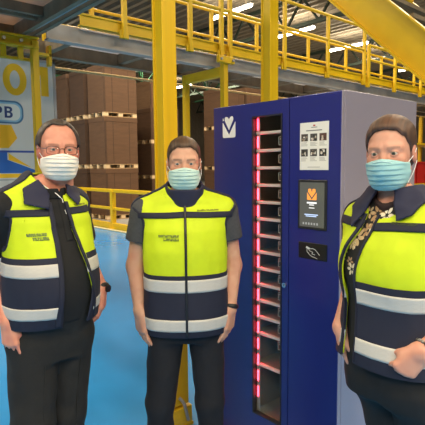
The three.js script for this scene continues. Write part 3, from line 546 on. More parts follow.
// ---- head in its own frame: eyes at y = 0, z forwards
function headSdf(o = {}) {
  const w = o.wide ?? 1, jaw = o.jaw ?? 1;
  return (x, y, z) => {
    const ax = Math.abs(x);
    let d = ell(x, y, z, [0, 0.032, -0.014], [0.0745 * w, 0.086, 0.094]);
    d = smin(d, ell(x, y, z, [0, -0.03, 0.024], [0.0615 * w, 0.088, 0.064]), 0.03);
    d = smin(d, ell(x, y, z, [0, -0.088, 0.046], [0.034 * jaw, 0.03, 0.034]), 0.035);
    d = smin(d, cap(ax, y, z, [0.052 * jaw, -0.06, 0.0], [0.022, -0.1, 0.05], 0.018, 0.016), 0.03);
    d = smin(d, ell(ax, y, z, [0.04, -0.024, 0.058], [0.022, 0.018, 0.018]), 0.02);
    d = smin(d, cap(ax, y, z, [0.012, 0.019, 0.077], [0.046, 0.018, 0.062], 0.011, 0.009), 0.018);
    d = smax(d, -ell(ax, y, z, [0.031, -0.001, 0.093], [0.019, 0.0105, 0.017]), 0.012);
    { const ex = ax - 0.031, ey = y + 0.001, ez = z - 0.0715; let lid = Math.hypot(ex, ey, ez) - 0.0141; const half = 0.0044 * Math.max(0, 1 - (ex / 0.0138) ** 2) + 0.0006; if (ez > 0) lid = smax(lid, (half - Math.abs(ey - 0.0004 + ex * 0.04)) * 0.9, 0.0015); d = smin(d, lid, 0.005); }
    d = smin(d, cap(x, y, z, [0, 0.008, 0.079], [0, -0.036, 0.1], 0.0075, 0.0115), 0.012);
    d = smin(d, ell(ax, y, z, [0.011, -0.038, 0.09], [0.009, 0.008, 0.011]), 0.008);
    d = smin(d, cap(ax, y, z, [0.002, -0.066, 0.082], [0.018, -0.067, 0.076], 0.006, 0.004), 0.006);
    d = smin(d, cap(ax, y, z, [0.002, -0.076, 0.08], [0.016, -0.075, 0.075], 0.007, 0.004), 0.006);
    const ex = ax - 0.076 * w, ey = y + 0.006, ez = z + 0.008 + ex * 0.6;
    let ear = ell(ex, ey, ez, [0.002, 0, 0], [0.008, 0.031, 0.018]); ear = smax(ear, -ell(ex, ey, ez, [0.012, 0.004, 0.002], [0.009, 0.02, 0.011]), 0.005);
    d = smin(d, ear, 0.008);
    d = smin(d, cap(x, y, z, [0, -0.06, -0.022], [0, -0.2, -0.04], (o.neck ?? 0.052), (o.neck ?? 0.052) + 0.006), 0.03);
    return d;
  };
}
const hexLin = (h) => { const c = new THREE.Color(h); return [c.r, c.g, c.b]; }, mix3 = (a, b, t) => [mix(a[0], b[0], t), mix(a[1], b[1], t), mix(a[2], b[2], t)];
const skinMat = new THREE.MeshPhysicalMaterial({ color: '#ffffff', vertexColors: true, roughness: 0.52, sheen: 0.15, sheenRoughness: 0.5 });
const eyeMat = new THREE.MeshStandardMaterial({ color: '#ffffff', vertexColors: true, roughness: 0.18 });
function eyeGeo(r, iris) {
  const g = new THREE.SphereGeometry(r, 28, 28).rotateX(Math.PI / 2), p = g.attributes.position, c = new Float32Array(p.count * 3), w = hexLin('#b9aa9e'), I = hexLin(iris), K = hexLin('#0c0a0a');
  for (let i = 0; i < p.count; i++) { const a = Math.acos(clamp(p.getZ(i) / r, -1, 1)) * r; c.set(a < 0.0026 ? K : a < 0.0066 ? I : w, i * 3); }
  g.setAttribute('color', new THREE.BufferAttribute(c, 3)); return g;
}
function grid3(f) { return [f(0), f(1), f(2)]; }

function makePerson(S) {
  const turn = S.face + S.yaw, cy = Math.cos(S.yaw), sy = Math.sin(S.yaw);
  const t = thing('person', S.label, 'person', S.at, turn);
  // point given in the frame that faces the viewer -> trunk frame
  const cf = ([x, y, z]) => [x * cy - z * sy, y, x * sy + z * cy];
  const arms = S.arms.map((a) => { const sh = a.shoulder, el = cf(a.elbow), wr = cf(a.wrist); return { ...a, sh, el, wr }; });
  const trunk0 = loft(S.trunk), sj = S.arms.map((a) => a.shoulder);
  const hips = S.legs.map((l) => l.hip), legs = S.legs;
  const bust = S.bust;
  const trunk = (x, y, z) => {
    let d = trunk0(x, y, z);
    for (const s of sj) d = smin(d, cap(x, y, z, [s[0] * 0.32, s[1] + 0.045, s[2] - 0.005], [s[0] * 0.93, s[1] + 0.0, s[2]], 0.052, 0.052), 0.05);
    if (bust) for (const s of [-1, 1]) d = smin(d, ell(x, y, z, [s * 0.066, bust, 0.055], [0.06, 0.07, 0.054]), 0.07);
    if (S.belly) d = smin(d, ell(x, y, z, [0, S.belly[0], 0.03], [0.15, 0.17, S.belly[1]]), 0.08);
    return d;
  };
  const legD = (x, y, z, g = 0) => { let d = 1; for (const l of legs) { let e = cap(x, y, z, l.hip, l.knee, (S.thigh ?? 0.085) + g, (S.kneeR ?? 0.056) + g); e = smin(e, cap(x, y, z, l.knee, l.ankle, (S.kneeR ?? 0.056) + g, 0.04 + g), 0.03); d = Math.min(d, e); } return d; };
  const armD = (x, y, z, a, g = 0) => smin(cap(x, y, z, a.sh, a.el, (S.armR ?? 0.048) + g, (S.armR ?? 0.048) * 0.84 + g), cap(x, y, z, a.el, a.wr, (S.armR ?? 0.048) * 0.86 + g, 0.0265 + g), 0.02);
  const neckB = S.neckBase;
  const bodySdf = (x, y, z) => { let d = smin(trunk(x, y, z), legD(x, y, z), 0.04); for (const a of arms) d = smin(d, armD(x, y, z, a), 0.03); d = smin(d, cap(x, y, z, neckB, [S.head[0] * 0.8, S.head[1] - 0.12, S.head[2] - 0.03], 0.058, 0.05), 0.03); return d; };
  // ---- skin
  const base = hexLin(S.skin), pink = hexLin(S.pink), warm = (x, y, z) => { const n = noise(x * 60, y * 60, z * 60) * 0.5 + noise(x * 25, y * 25, z * 25) * 0.5; return mix3(base, pink, clamp(0.3 + 0.45 * n, 0, 1)); };
  const parts = [nets((x, y, z) => bodySdf(x, y, z), [-0.5, 0.02, -0.32], [0.5, S.head[1] - 0.1, 0.45], 0.009, warm)];
  for (const a of arms) { const h = handPrims(a.wr, cf(a.hand.d), cf(a.hand.s), cf(a.hand.n), a.hand.curl, S.handSize ?? 1, a.hand.spread, a.hand.thumb); const f = (x, y, z) => smin(h.sdf(x, y, z), cap(x, y, z, a.el, a.wr, 0.04, 0.0265), 0.015); const near = grid3((i) => a.wr[i]); const bnd = (x, y, z) => { const s = f(x, y, z), cut = ((near[0] - a.el[0]) * (x - near[0]) + (near[1] - a.el[1]) * (y - near[1]) + (near[2] - a.el[2]) * (z - near[2])) / Math.hypot(near[0] - a.el[0], near[1] - a.el[1], near[2] - a.el[2]); return Math.max(s, -0.045 - cut); }; parts.push(nets(bnd, grid3((i) => Math.min(h.lo[i], near[i] - 0.06)), grid3((i) => Math.max(h.hi[i], near[i] + 0.06)), 0.003, warm)); }
  // ---- head
  const hr = S.hair, hl = (a) => { const T = hr.line; for (let i = 0; i < T.length - 1; i++) if (a <= T[i + 1][0]) { const t = clamp((a - T[i][0]) / (T[i + 1][0] - T[i][0]), 0, 1); return mix(T[i][1], T[i + 1][1], t * t * (3 - 2 * t)); } return T[T.length - 1][1]; }; const hairRoot = hexLin(S.hair.color);
  const hs = S.headScale ?? 1, hd = headSdf(S.headShape), brow = hexLin(S.brow ?? '#4a3628'), lip = hexLin('#a8605a');
  const head = nets((x, y, z) => hd(x, y, z), [-0.11, -0.2, -0.13], [0.11, 0.135, 0.13], 0.0023, (x, y, z) => {
    const ax = Math.abs(x), n = noise(x * 90, y * 90, z * 90) * 0.5; let c = mix3(base, pink, clamp(0.25 + 0.3 * n + 0.5 * Math.exp(-((ax - 0.042) ** 2 + (y + 0.03) ** 2) / 0.0006) * (z > 0 ? 1 : 0) + 0.45 * Math.exp(-(ax * ax + (y + 0.03) ** 2) / 0.0004) + (ax > 0.072 ? 0.35 : 0), 0, 1));
    const by = 0.019 - ((ax - 0.03) ** 2) * 4 + (ax - 0.03) * 0.05; if (z > 0.04 && ax > 0.011 && ax < 0.05) c = mix3(c, brow, (S.browK ?? 0.75) * sstep(0.0058, 0.0022, Math.abs(y - by)) * (0.8 + 0.3 * n));
    { const ang = Math.abs(Math.atan2(x, z + 0.01)) / D, k = sstep(-0.012, 0.004, y - hl(ang) + 0.004 * n); c = mix3(c, hairRoot, 0.75 * k * (ax > 0.074 && y < 0.03 ? 0 : 1)); }
    if (z > 0.06 && ax < 0.022 && Math.abs(y + 0.071) < 0.009) c = mix3(c, lip, 0.7);
    return c;
  });
  const HM = new THREE.Matrix4().compose(V(...S.head), new THREE.Quaternion().setFromEuler(new THREE.Euler(S.headTilt[0], S.headTilt[1], S.headTilt[2], 'YXZ')), V(hs, hs, hs));
  parts.push(head.clone().applyMatrix4(HM));
  obj('body', mergeMeshes(parts), skinMat, t);
  const onHead = (name, geo, mat, parent = t) => obj(name, (Array.isArray(geo) ? join(geo) : geo).applyMatrix4(HM), mat, parent);
  // ---- eyes and lids
  for (const s of [-1, 1]) {
    const eg = eyeGeo(0.0122, S.iris).rotateY(S.gaze ?? 0).translate(s * 0.031, -0.001, 0.0712); const e = onHead('eye', eg, eyeMat);
  }
  // ---- mask: moulded sheet with pleats, loops to the ears
  const mk = S.mask, hull = (x, y, z) => { let d = ell(x, y, z, [0, -0.055, 0.03], [0.0655, 0.078, 0.073]); d = smin(d, cap(x, y, z, [0, -0.02, 0.078], [0, -0.048, 0.095], 0.012, 0.016), 0.035); d = smin(d, hd(x, y, z) - 0.002, 0.01); return d; };
  const maskSdf = (x, y, z) => {
    const pl = (y + 0.12) / 0.0165, fr = pl - Math.floor(pl), fade = sstep(0.07, 0.045, Math.abs(x)) * sstep(-0.118, -0.1, y) * sstep(-0.022, -0.04, y);
    const d = hull(x, y, z) - 0.0045 - 0.0045 * fade * (1 - fr) - 0.0012 * noise(x * 40, y * 60, 3);
    const top = y - (-0.016 - 0.10 * Math.abs(x) - 2.2 * x * x), bot = -0.125 + 1.6 * x * x * 1.8 - y, side = (0.022 + (mk.back ?? 0)) - z;
    return Math.max(smax(smax(d, top, 0.004), bot, 0.004), side, -(hull(x, y, z) + 0.004));
  };
  const mg = nets(maskSdf, [-0.095, -0.145, -0.02], [0.095, 0.0, 0.14], 0.0028);
  const maskMesh = onHead('face_mask', mg, std(mk.color, 0.85));
  onHead('nose_wire', tube([-0.03, -0.02, -0.01, 0, 0.01, 0.02, 0.03].map((x) => { const y = -0.024 - 0.10 * Math.abs(x) - 2.2 * x * x; let z = 0.14; for (let i = 0; i < 30; i++) z -= (hull(x, y, z) - 0.008) * 0.7; return [x, y, z]; }), 0.0016, 30, 6), std(mk.edge ?? mk.color, 0.8), maskMesh);
  for (const s of [-1, 1]) for (const [y0, y1] of [[-0.035, 0.012], [-0.1, -0.03]]) onHead('ear_loop', tube([[s * 0.0635, y0, 0.026], [s * (0.075 + (S.headShape?.wide ?? 1) * 0.002), (y0 + y1) / 2, 0.006], [s * 0.083, y1, -0.016]], 0.0013, 16, 5), std(mk.loop ?? '#e8ecec', 0.8), maskMesh);
  // ---- hair
  const hairSdf = (x, y, z) => {
    const a = Math.abs(Math.atan2(x, z + 0.01)) / D, ax = Math.abs(x), st = hr.strand ?? 1;
    let d = ell(x, y, z, [0, 0.034, -0.016], [0.0755 * (S.headShape?.wide ?? 1), 0.086, 0.0945]); d = smin(d, ell(x, y, z, [0, -0.03, -0.045], [0.06, 0.06, 0.055]), 0.03);
    const th = mix(hr.thick[0], hr.thick[1], sstep(0.02, 0.1, y)) * sstep(-0.004, 0.022, y - hl(a) + 0.006) ;
    const strands = noise(x * 150, y * 22, z * 22 + 5) * 0.0011 * st + noise(x * 60 + 3, y * 25, z * 25) * 0.0012 * st;
    d -= th + strands;
    if (hr.part) d = smin(d, ell(x, y, z, [0, 0.02, -0.115], [0.035, 0.04, 0.03]), 0.02);
    const cut = hl(a) + noise(x * 120, 1, z * 120) * 0.0022 - y;
    const ear = ell(ax, y, z, [0.082, -0.006, -0.004], [0.018, 0.03, 0.019]);
    return smax(smax(d, cut, 0.006), -ear, 0.004);
  };
  const hc = hexLin(hr.color), hc2 = hexLin(hr.color2 ?? hr.color);
  onHead('hair', nets(hairSdf, [-0.11, -0.12, -0.17], [0.11, 0.155, 0.12], 0.0026, (x, y, z) => mix3(hc, hc2, clamp(0.5 + 0.8 * noise(x * 190, y * 18, z * 18) + (hr.sideGrey ? (Math.abs(x) > 0.05 ? 0.35 : -0.2) : 0), 0, 1))), new THREE.MeshStandardMaterial({ vertexColors: true, roughness: 0.55 }));
  if (S.glasses) {
    const gl = [], y0 = -0.004;
    const fr = std('#4a4440', 0.3, { metalness: 0.8 }), pane = new THREE.MeshPhysicalMaterial({ color: '#ffffff', transmission: 1, thickness: 0, roughness: 0.02 });
    const g = new THREE.Group(); g.name = 'glasses'; t.add(g);
    for (const s of [-1, 1]) {
      const P = (a) => { const c = Math.cos(a), n = Math.sin(a), e = (v) => Math.sign(v) * Math.pow(Math.abs(v), 0.6); return [s * 0.034 + e(c) * 0.0245, y0 + e(n) * 0.0155, 0.096 - 0.006 * ((s * 0.034 + e(c) * 0.0245) ** 2) / 0.0036]; };
      gl.push(tube(Array.from({ length: 32 }, (_, i) => P(i / 32 * Math.PI * 2)), 0.0013, 64, 6, true));
      gl.push(tube([[s * 0.058, y0 + 0.006, 0.09], [s * 0.071, y0 + 0.008, 0.07], [s * 0.081, y0 + 0.008, 0.0], [s * 0.081, y0 - 0.004, -0.03]], 0.0014, 30, 6));
    }
    gl.push(tube([[-0.01, y0 + 0.004, 0.097], [0, y0 + 0.007, 0.1], [0.01, y0 + 0.004, 0.097]], 0.0014, 12, 6));
    onHead('spectacle_frame', gl, fr, g);
    for (const s of [-1, 1]) onHead('lens', new THREE.SphereGeometry(1, 24, 12).scale(0.0235, 0.0145, 0.0012).translate(s * 0.034, y0, 0.0948), pane, g);
  }
  // ---- trousers
  const pw = (x, y, z) => noise(x * 14, y * 9, z * 14) * 0.006 + noise(x * 30 + 2, y * 22, z * 30) * 0.0025;
  const pantsSdf = (x, y, z) => Math.max(smin(trunk(x, y, z) - 0.008, legD(x, y, z, S.pantsEase ?? 0.022), S.pantsBlend ?? 0.03) - pw(x, y, z), y - S.waist, 0.07 - y);
  const pants = obj('trousers', nets(pantsSdf, [-0.36, 0.05, -0.3], [0.36, S.waist + 0.02, 0.34], 0.008, null, (x, y, z) => [x * 6, y * 6]), S.pantsMat, t);
  if (S.creases) for (const l of legs) obj('crease', tube([0.1, 0.3, 0.5, 0.7, 0.9].map((q) => { const p = q < 0.5 ? grid3((i) => mix(l.hip[i], l.knee[i], q * 2)) : grid3((i) => mix(l.knee[i], l.ankle[i], q * 2 - 1)); let z = p[2] + 0.2; for (let i = 0; i < 30; i++) z -= Math.min(0.03, Math.max(0, (pantsSdf(p[0], p[1], z) + 0.001) * 0.8)); return [p[0], p[1], z]; }), 0.0025, 40, 5), S.pantsMat, pants);
  for (const l of legs) {
    const a = l.ankle, shoe = (x, y, z) => Math.max(smin(cap(x, y, z, [a[0], 0.05, a[2] - 0.03], [a[0] * 1.15, 0.035, a[2] + 0.17], 0.045, 0.038), cap(x, y, z, [a[0], 0.1, a[2]], [a[0], 0.05, a[2]], 0.048, 0.05), 0.04), 0.012 - y);
    const sh = obj('shoe', nets(shoe, [a[0] - 0.12, -0.02, a[2] - 0.12], [a[0] + 0.12, 0.17, a[2] + 0.26], 0.007), std('#17171a', 0.45), t);
    obj('sole', nets((x, y, z) => Math.max(cap(x, 0, z, [a[0], 0, a[2] - 0.03], [a[0] * 1.15, 0, a[2] + 0.17], 0.05, 0.044), y - 0.016, 0.001 - y), [a[0] - 0.12, -0.02, a[2] - 0.12], [a[0] + 0.12, 0.05, a[2] + 0.26], 0.006), M.black, sh);
  }
  // ---- shirt
  const armCut = (x, y, z, a, len) => { const L = Math.hypot(a.el[0] - a.sh[0], a.el[1] - a.sh[1], a.el[2] - a.sh[2]); return ((x - a.sh[0]) * (a.el[0] - a.sh[0]) + (y - a.sh[1]) * (a.el[1] - a.sh[1]) + (z - a.sh[2]) * (a.el[2] - a.sh[2])) / L - len; };
  const nk = S.neckCut, neckHole = (x, y, z) => cap(x, y, z, [neckB[0], neckB[1] - 0.02, neckB[2] + (nk.fwd ?? 0)], [neckB[0], neckB[1] + 0.2, neckB[2] + (nk.fwd ?? 0) + 0.03], nk.r, nk.r + 0.03);
  const shirtSdf = (x, y, z) => {
    let d = trunk(x, y, z) - 0.009;
    for (const a of arms) { const f = S.sleeve; const e = Math.max(cap(x, y, z, a.sh, a.el, (S.armR ?? 0.048) + 0.014, (S.armR ?? 0.048) + f.flare), armCut(x, y, z, a, f.len)); d = smin(d, e, 0.03); }
    d -= noise(x * 16, y * 16, z * 16) * 0.003;
    return smax(Math.max(d, (S.waist - 0.06) - y), -neckHole(x, y, z), 0.006);
  };
  const shirt = obj('shirt', nets(shirtSdf, [-0.42, S.waist - 0.08, -0.3], [0.42, neckB[1] + 0.1, 0.34], 0.007, null, S.shirtUv ?? ((x, y, z) => [x * 4 + 0.5, y * 4])), S.shirtMat, t);
  // ---- vest
  const vs = S.vest, vestBase = (x, y, z) => { let d = trunk(x, y, z) - 0.02; if (vs.flare) { const k = sstep(vs.y1, vs.hem, y); d -= k * vs.flare; } return d - noise(x * 13, y * 4, z * 13) * 0.006 - noise(x * 30, y * 11 + 4, z * 30) * 0.0028; };
  const holes = arms.map((a) => ({ c: [a.sh[0] * (vs.hole?.x ?? 1.16), a.sh[1] - 0.045, a.sh[2]], e: [a.sh[0] * (vs.hole?.x2 ?? 1.3), a.sh[1] - 0.115, a.sh[2]] }));
  const opening = vs.open ? (x, y, z) => { const q = vs.open(y); return z < 0.0 ? 1 : Math.max(q[0] - x, x - q[1]); } : () => 1;
  const vestSdf = (x, y, z) => {
    const vb = vestBase(x, y, z); let d = Math.max(vb, vs.hem - y, -(vb + 0.011));
    for (const h of holes) d = smax(d, -(cap(x, y, z, h.c, h.e, 0.078, 0.07)), 0.008);
    d = smax(d, -(neckHole(x, y, z) - (vs.neckOff ?? 0.004)), 0.006);
    return smax(d, -opening(x, y, z), 0.004);
  };
  const yel = S.vestMat.yellow, nav = S.vestMat.navy, ref = S.vestMat.reflect;
  const vest = obj('safety_vest', nets(vestSdf, [-0.34, vs.hem - 0.03, -0.3], [0.34, neckB[1] + 0.12, 0.38], 0.006, null, (x, y, z) => [x * 3, y * 3]), yel, t);
  const oq = (y) => vs.open ? vs.open(y) : null, toA = (x, y) => { let z = 0.42; for (let i = 0; i < 40; i++) { const e = vestBase(x, y, z); if (e < 0.001) break; z -= e * 0.8; } return Math.atan2(x, z) / D; };
  const ring = (name, y0, y1, off, mat) => { const ym = (y0 + y1) / 2, q = oq(ym); if (q) obj(name, ringPatch(vestBase, toA(q[1], ym) + 0.4, toA(q[0], ym) + 360 - 0.4, y0, y1, off), mat, vest); else obj(name, ringPatch(vestBase, 0, 360, y0, y1, off), mat, vest); };
  ring('navy_panel', vs.hem - 0.004, vs.y1 + vs.thin, 0.0022, nav);
  ring('reflective_stripe', vs.s1[0], vs.s1[1], 0.0042, ref); ring('reflective_stripe', vs.s2[0], vs.s2[1], 0.0042, ref);
  // chest band between the armholes, front halves and back
  const bandEdge = vs.bandAngle ?? 62, q = oq(vs.band);
  const bw = vs.bandW ?? 0.016;
  const bandY = (sg) => (a) => vs.band + sg * bw + (vs.bandTilt ?? 0) * Math.abs(Math.sin(a));
  if (q) { obj('chest_band', ringPatch(vestBase, -bandEdge, toA(q[0], vs.band) - 0.3, bandY(-1), bandY(1), 0.0026), nav, vest); obj('chest_band', ringPatch(vestBase, toA(q[1], vs.band) + 0.3, bandEdge, bandY(-1), bandY(1), 0.0026), nav, vest); } else obj('chest_band', ringPatch(vestBase, -bandEdge, bandEdge, bandY(-1), bandY(1), 0.0026), nav, vest);
  obj('back_band', ringPatch(vestBase, 180 - bandEdge, 180 + bandEdge, vs.band - bw, vs.band + bw, 0.0026), nav, vest);
  // zip or opening facings
  if (vs.zip) { obj('zip', frontPatch(vestBase, vs.zip[0] - 0.0055, vs.zip[0] + 0.0055, vs.hem, vs.zip[1], 0.0062, 3, 60), std('#15161c', 0.5), vest); }
  if (vs.open) { const f = vs.facing ?? 0.016; obj('front_facing', frontPatch(vestBase, (y) => oq(y)[0] - f, (y) => oq(y)[0] + 0.0005, vs.hem, vs.openTop, 0.0055, 4, 60), nav, vest); obj('front_facing', frontPatch(vestBase, (y) => oq(y)[1] - 0.0005, (y) => oq(y)[1] + f * (vs.facingR ?? 1), vs.hem, vs.openTop, 0.0055, 4, 60), nav, vest); }
  // armhole binding
  for (const h of holes) obj('armhole_binding', nets((x, y, z) => smax(smax(Math.abs(vestBase(x, y, z) + 0.003) - 0.006, Math.abs(cap(x, y, z, h.c, h.e, 0.078, 0.07) - 0.002) - 0.0055, 0.003), y - (h.c[1] + 0.15), 0.002), grid3((i) => Math.min(h.c[i], h.e[i]) - 0.12), grid3((i) => Math.max(h.c[i], h.e[i]) + 0.12), 0.005), nav, vest);
  // shoulder yoke
  if (vs.yoke) obj('shoulder_yoke', nets((x, y, z) => Math.max(Math.abs(vestSdf(x, y, z) - 0.0005) - 0.006, vs.yoke(x, y, z)), [-0.3, neckB[1] - 0.16, -0.25], [0.3, neckB[1] + 0.12, 0.2], 0.0045), nav, vest);
  // collars
  (S.collars ?? []).forEach((c) => { const parent = c.on === 'shirt' ? shirt : vest; obj(c.name, nets((x, y, z) => c.sdf(x, y, z, { trunk, neckB, vestBase, shirtSdf }), c.lo, c.hi, c.h ?? 0.005), c.mat, parent); });
  (S.prints ?? []).forEach((p) => obj('chest_print', frontPatch(vestBase, p.x[0], p.x[1], p.y[0], p.y[1], 0.0035, 16, 4), p.mat, vest));
  S.extra?.({ t, vest, shirt, arms, cf, vestBase, trunk, shirtSdf, bodySdf, armD });
  return t;
}
// unreadable embroidered lines: small dark strokes
const strokes = (seed, rows, color, hgt) => new THREE.MeshStandardMaterial({ transparent: true, roughness: 0.8, map: canvas(256, hgt, (c, W, H) => { const r = rng(seed); c.clearRect(0, 0, W, H); c.fillStyle = color; rows.forEach(([y, h, x0, x1]) => { let x = x0 * W; while (x < x1 * W) { const w = 7 + r() * 7; c.fillRect(x, y * H, w * 0.36, h * H); c.fillRect(x, (y + (r() < 0.5 ? 0 : h * 0.72)) * H, w, h * 0.28 * H); if (r() < 0.6) c.fillRect(x + w * 0.66, y * H, w * 0.34, h * H); x += w + 3; } }); }) });
const weave = grain(21, 0.8, 1, 128, 6, 6, 1, 3);
const vestMat = { yellow: std('#c9de0c', 0.72, { map: grain(22, 0.93, 1, 128, 2, 2, 1, 3), emissive: '#000000' }), navy: std('#171a2e', 0.78), reflect: std('#c9c6bf', 0.5, { map: grain(23, 0.88, 1, 128, 8, 8, 0.3, 3) }) };
const navyCollar = std('#1b1d38', 0.75), blackCloth = std('#0f0f12', 0.85);
const ringCollar = (o) => (x, y, z) => { const cz = o.cz + (y - o.y0) * (o.lean ?? 0.35), a = Math.hypot(x / (o.wx ?? 1), z - cz), R = mix(o.r0, o.r1, clamp((y - o.y0) / (o.y1 - o.y0), 0, 1)), top = mix(o.y1, o.yFront ?? o.y1, sstep(-0.06, 0.07, z - cz)); let d = smax(smax(Math.abs(a - R) - o.t, y - top, 0.004), o.y0 - y, 0.004); if (o.gap) d = Math.max(d, z > cz ? o.gap(y) - Math.abs(x - (o.gx ?? 0)) : -1); return d; };
const lapel = (pts, off, th = 0.006) => (x, y, z, c) => smax(smax(Math.abs(c.vestBase(x, y, z) - off) - th, polySdf(pts, x, y), 0.004), -0.02 - z, 0.003);
const watch = (a, cfm, name, strap, face, up, r = 0.0295) => (k) => {
  const A = k.arms[a], d = V(...A.wr).sub(V(...A.el)).normalize(), c = V(...A.wr).addScaledVector(d, -up), q = new THREE.Quaternion().setFromUnitVectors(V(0, 0, 1), d), w = obj(name, new THREE.TorusGeometry(r, 0.0065, 10, 40).scale(1, 1, 1.7).applyQuaternion(q).translate(c.x, c.y, c.z), strap, k.t);
  if (face) { const f = V(...k.cf(face)).normalize(); obj('watch_case', new THREE.CylinderGeometry(0.017, 0.018, 0.01, 24).applyQuaternion(new THREE.Quaternion().setFromUnitVectors(V(0, 1, 0), f)).translate(c.x + f.x * (r + 0.004), c.y + f.y * (r + 0.004), c.z + f.z * (r + 0.004)), M.black, w); }
};
const place = (px, pz, face, off) => [px + Math.cos(face) * off, 0, pz - Math.sin(face) * off];
// --- the man in the middle
{
  const face = -38.16 * D;
  makePerson({
    label: 'man in a fully zipped yellow and navy safety vest with pale mask and grey sleeves', at: place(1.369, -1.742, face, 0), face, yaw: 1 * D,
    trunk: [[0.8, 0, 0.15, 0.09], [0.86, 0, 0.166, 0.106], [0.92, 0, 0.172, 0.115], [1.02, 0.005, 0.168, 0.117], [1.12, 0.008, 0.17, 0.118], [1.22, 0.008, 0.172, 0.12], [1.31, 0.002, 0.172, 0.115], [1.38, -0.005, 0.155, 0.1], [1.44, -0.015, 0.1, 0.072], [1.49, -0.02, 0.05, 0.05]],
    neckBase: [0, 1.45, -0.025], head: [0, 1.614, 0.015], headTilt: [0.03, 0, 0], headScale: 0.97, headShape: { wide: 0.98, jaw: 1 },
    arms: [
      { shoulder: [-0.186, 1.392, -0.01], elbow: [-0.236, 1.135, -0.035], wrist: [-0.214, 0.935, 0.03], hand: { d: [0.1, -1, 0.14], s: [0.55, 0, 0.8], n: [0.8, 0, -0.55], curl: [0.22, 0.26, 0.3, 0.34] } },
      { shoulder: [0.186, 1.392, -0.01], elbow: [0.226, 1.13, -0.035], wrist: [0.207, 0.935, 0.03], hand: { d: [-0.14, -1, 0.14], s: [-0.55, 0, 0.8], n: [-0.8, 0, -0.55], curl: [0.24, 0.28, 0.32, 0.36] } }],
    armR: 0.049, legs: [{ hip: [-0.09, 0.86, 0], knee: [-0.128, 0.48, 0.02], ankle: [-0.14, 0.08, -0.02] }, { hip: [0.09, 0.86, 0], knee: [0.104, 0.48, 0.02], ankle: [0.12, 0.08, -0.02] }], thigh: 0.076, kneeR: 0.05, pantsEase: 0.016,
    skin: '#c79b80', pink: '#b8755f', brow: '#5a4434', iris: '#4a5a60', waist: 0.98,
    mask: { color: '#b8d4cc', edge: '#c4dcd6' }, hair: { color: '#382718', color2: '#563e2a', thick: [0.004, 0.009], line: [[0, 0.072], [22, 0.074], [40, 0.062], [56, 0.045], [66, 0.008], [80, -0.022], [95, -0.01], [125, -0.045], [180, -0.07]] },
    pantsMat: std('#12141d', 0.85, { map: weave }), shirtMat: std('#48494d', 0.85, { map: weave }), sleeve: { len: 0.135, flare: 0.022 }, neckCut: { r: 0.062, fwd: 0.01 },
    vestMat, vest: { hem: 0.84, y1: 1.104, thin: 0.018, s1: [1.045, 1.102], s2: [0.866, 0.921], band: 1.39, bandW: 0.013, bandTilt: -0.006, bandAngle: 76, zip: [0, 1.44], flare: 0.012, neckOff: 0.002, yoke: (x, y, z) => Math.max(z - 0.012, 0.035 - Math.abs(x)) },
    collars: [{ name: 'stand_collar', mat: navyCollar, h: 0.004, lo: [-0.13, 1.38, -0.16], hi: [0.13, 1.56, 0.13], sdf: ringCollar({ cz: -0.012, y0: 1.405, y1: 1.54, yFront: 1.497, r0: 0.092, r1: 0.079, t: 0.006, lean: 0.25 }) }],
    prints: [{ x: [-0.118, -0.03], y: [1.276, 1.306], mat: strokes(3, [[0.08, 0.34, 0.0, 1], [0.56, 0.38, 0.25, 1]], '#4a5a40', 90) }, { x: [0.052, 0.152], y: [1.4, 1.412], mat: strokes(4, [[0.25, 0.5, 0.02, 0.98]], '#4a4a28', 36) }],
    extra: watch(1, null, 'wrist_band', M.black, null, 0.012, 0.031),
  });
}
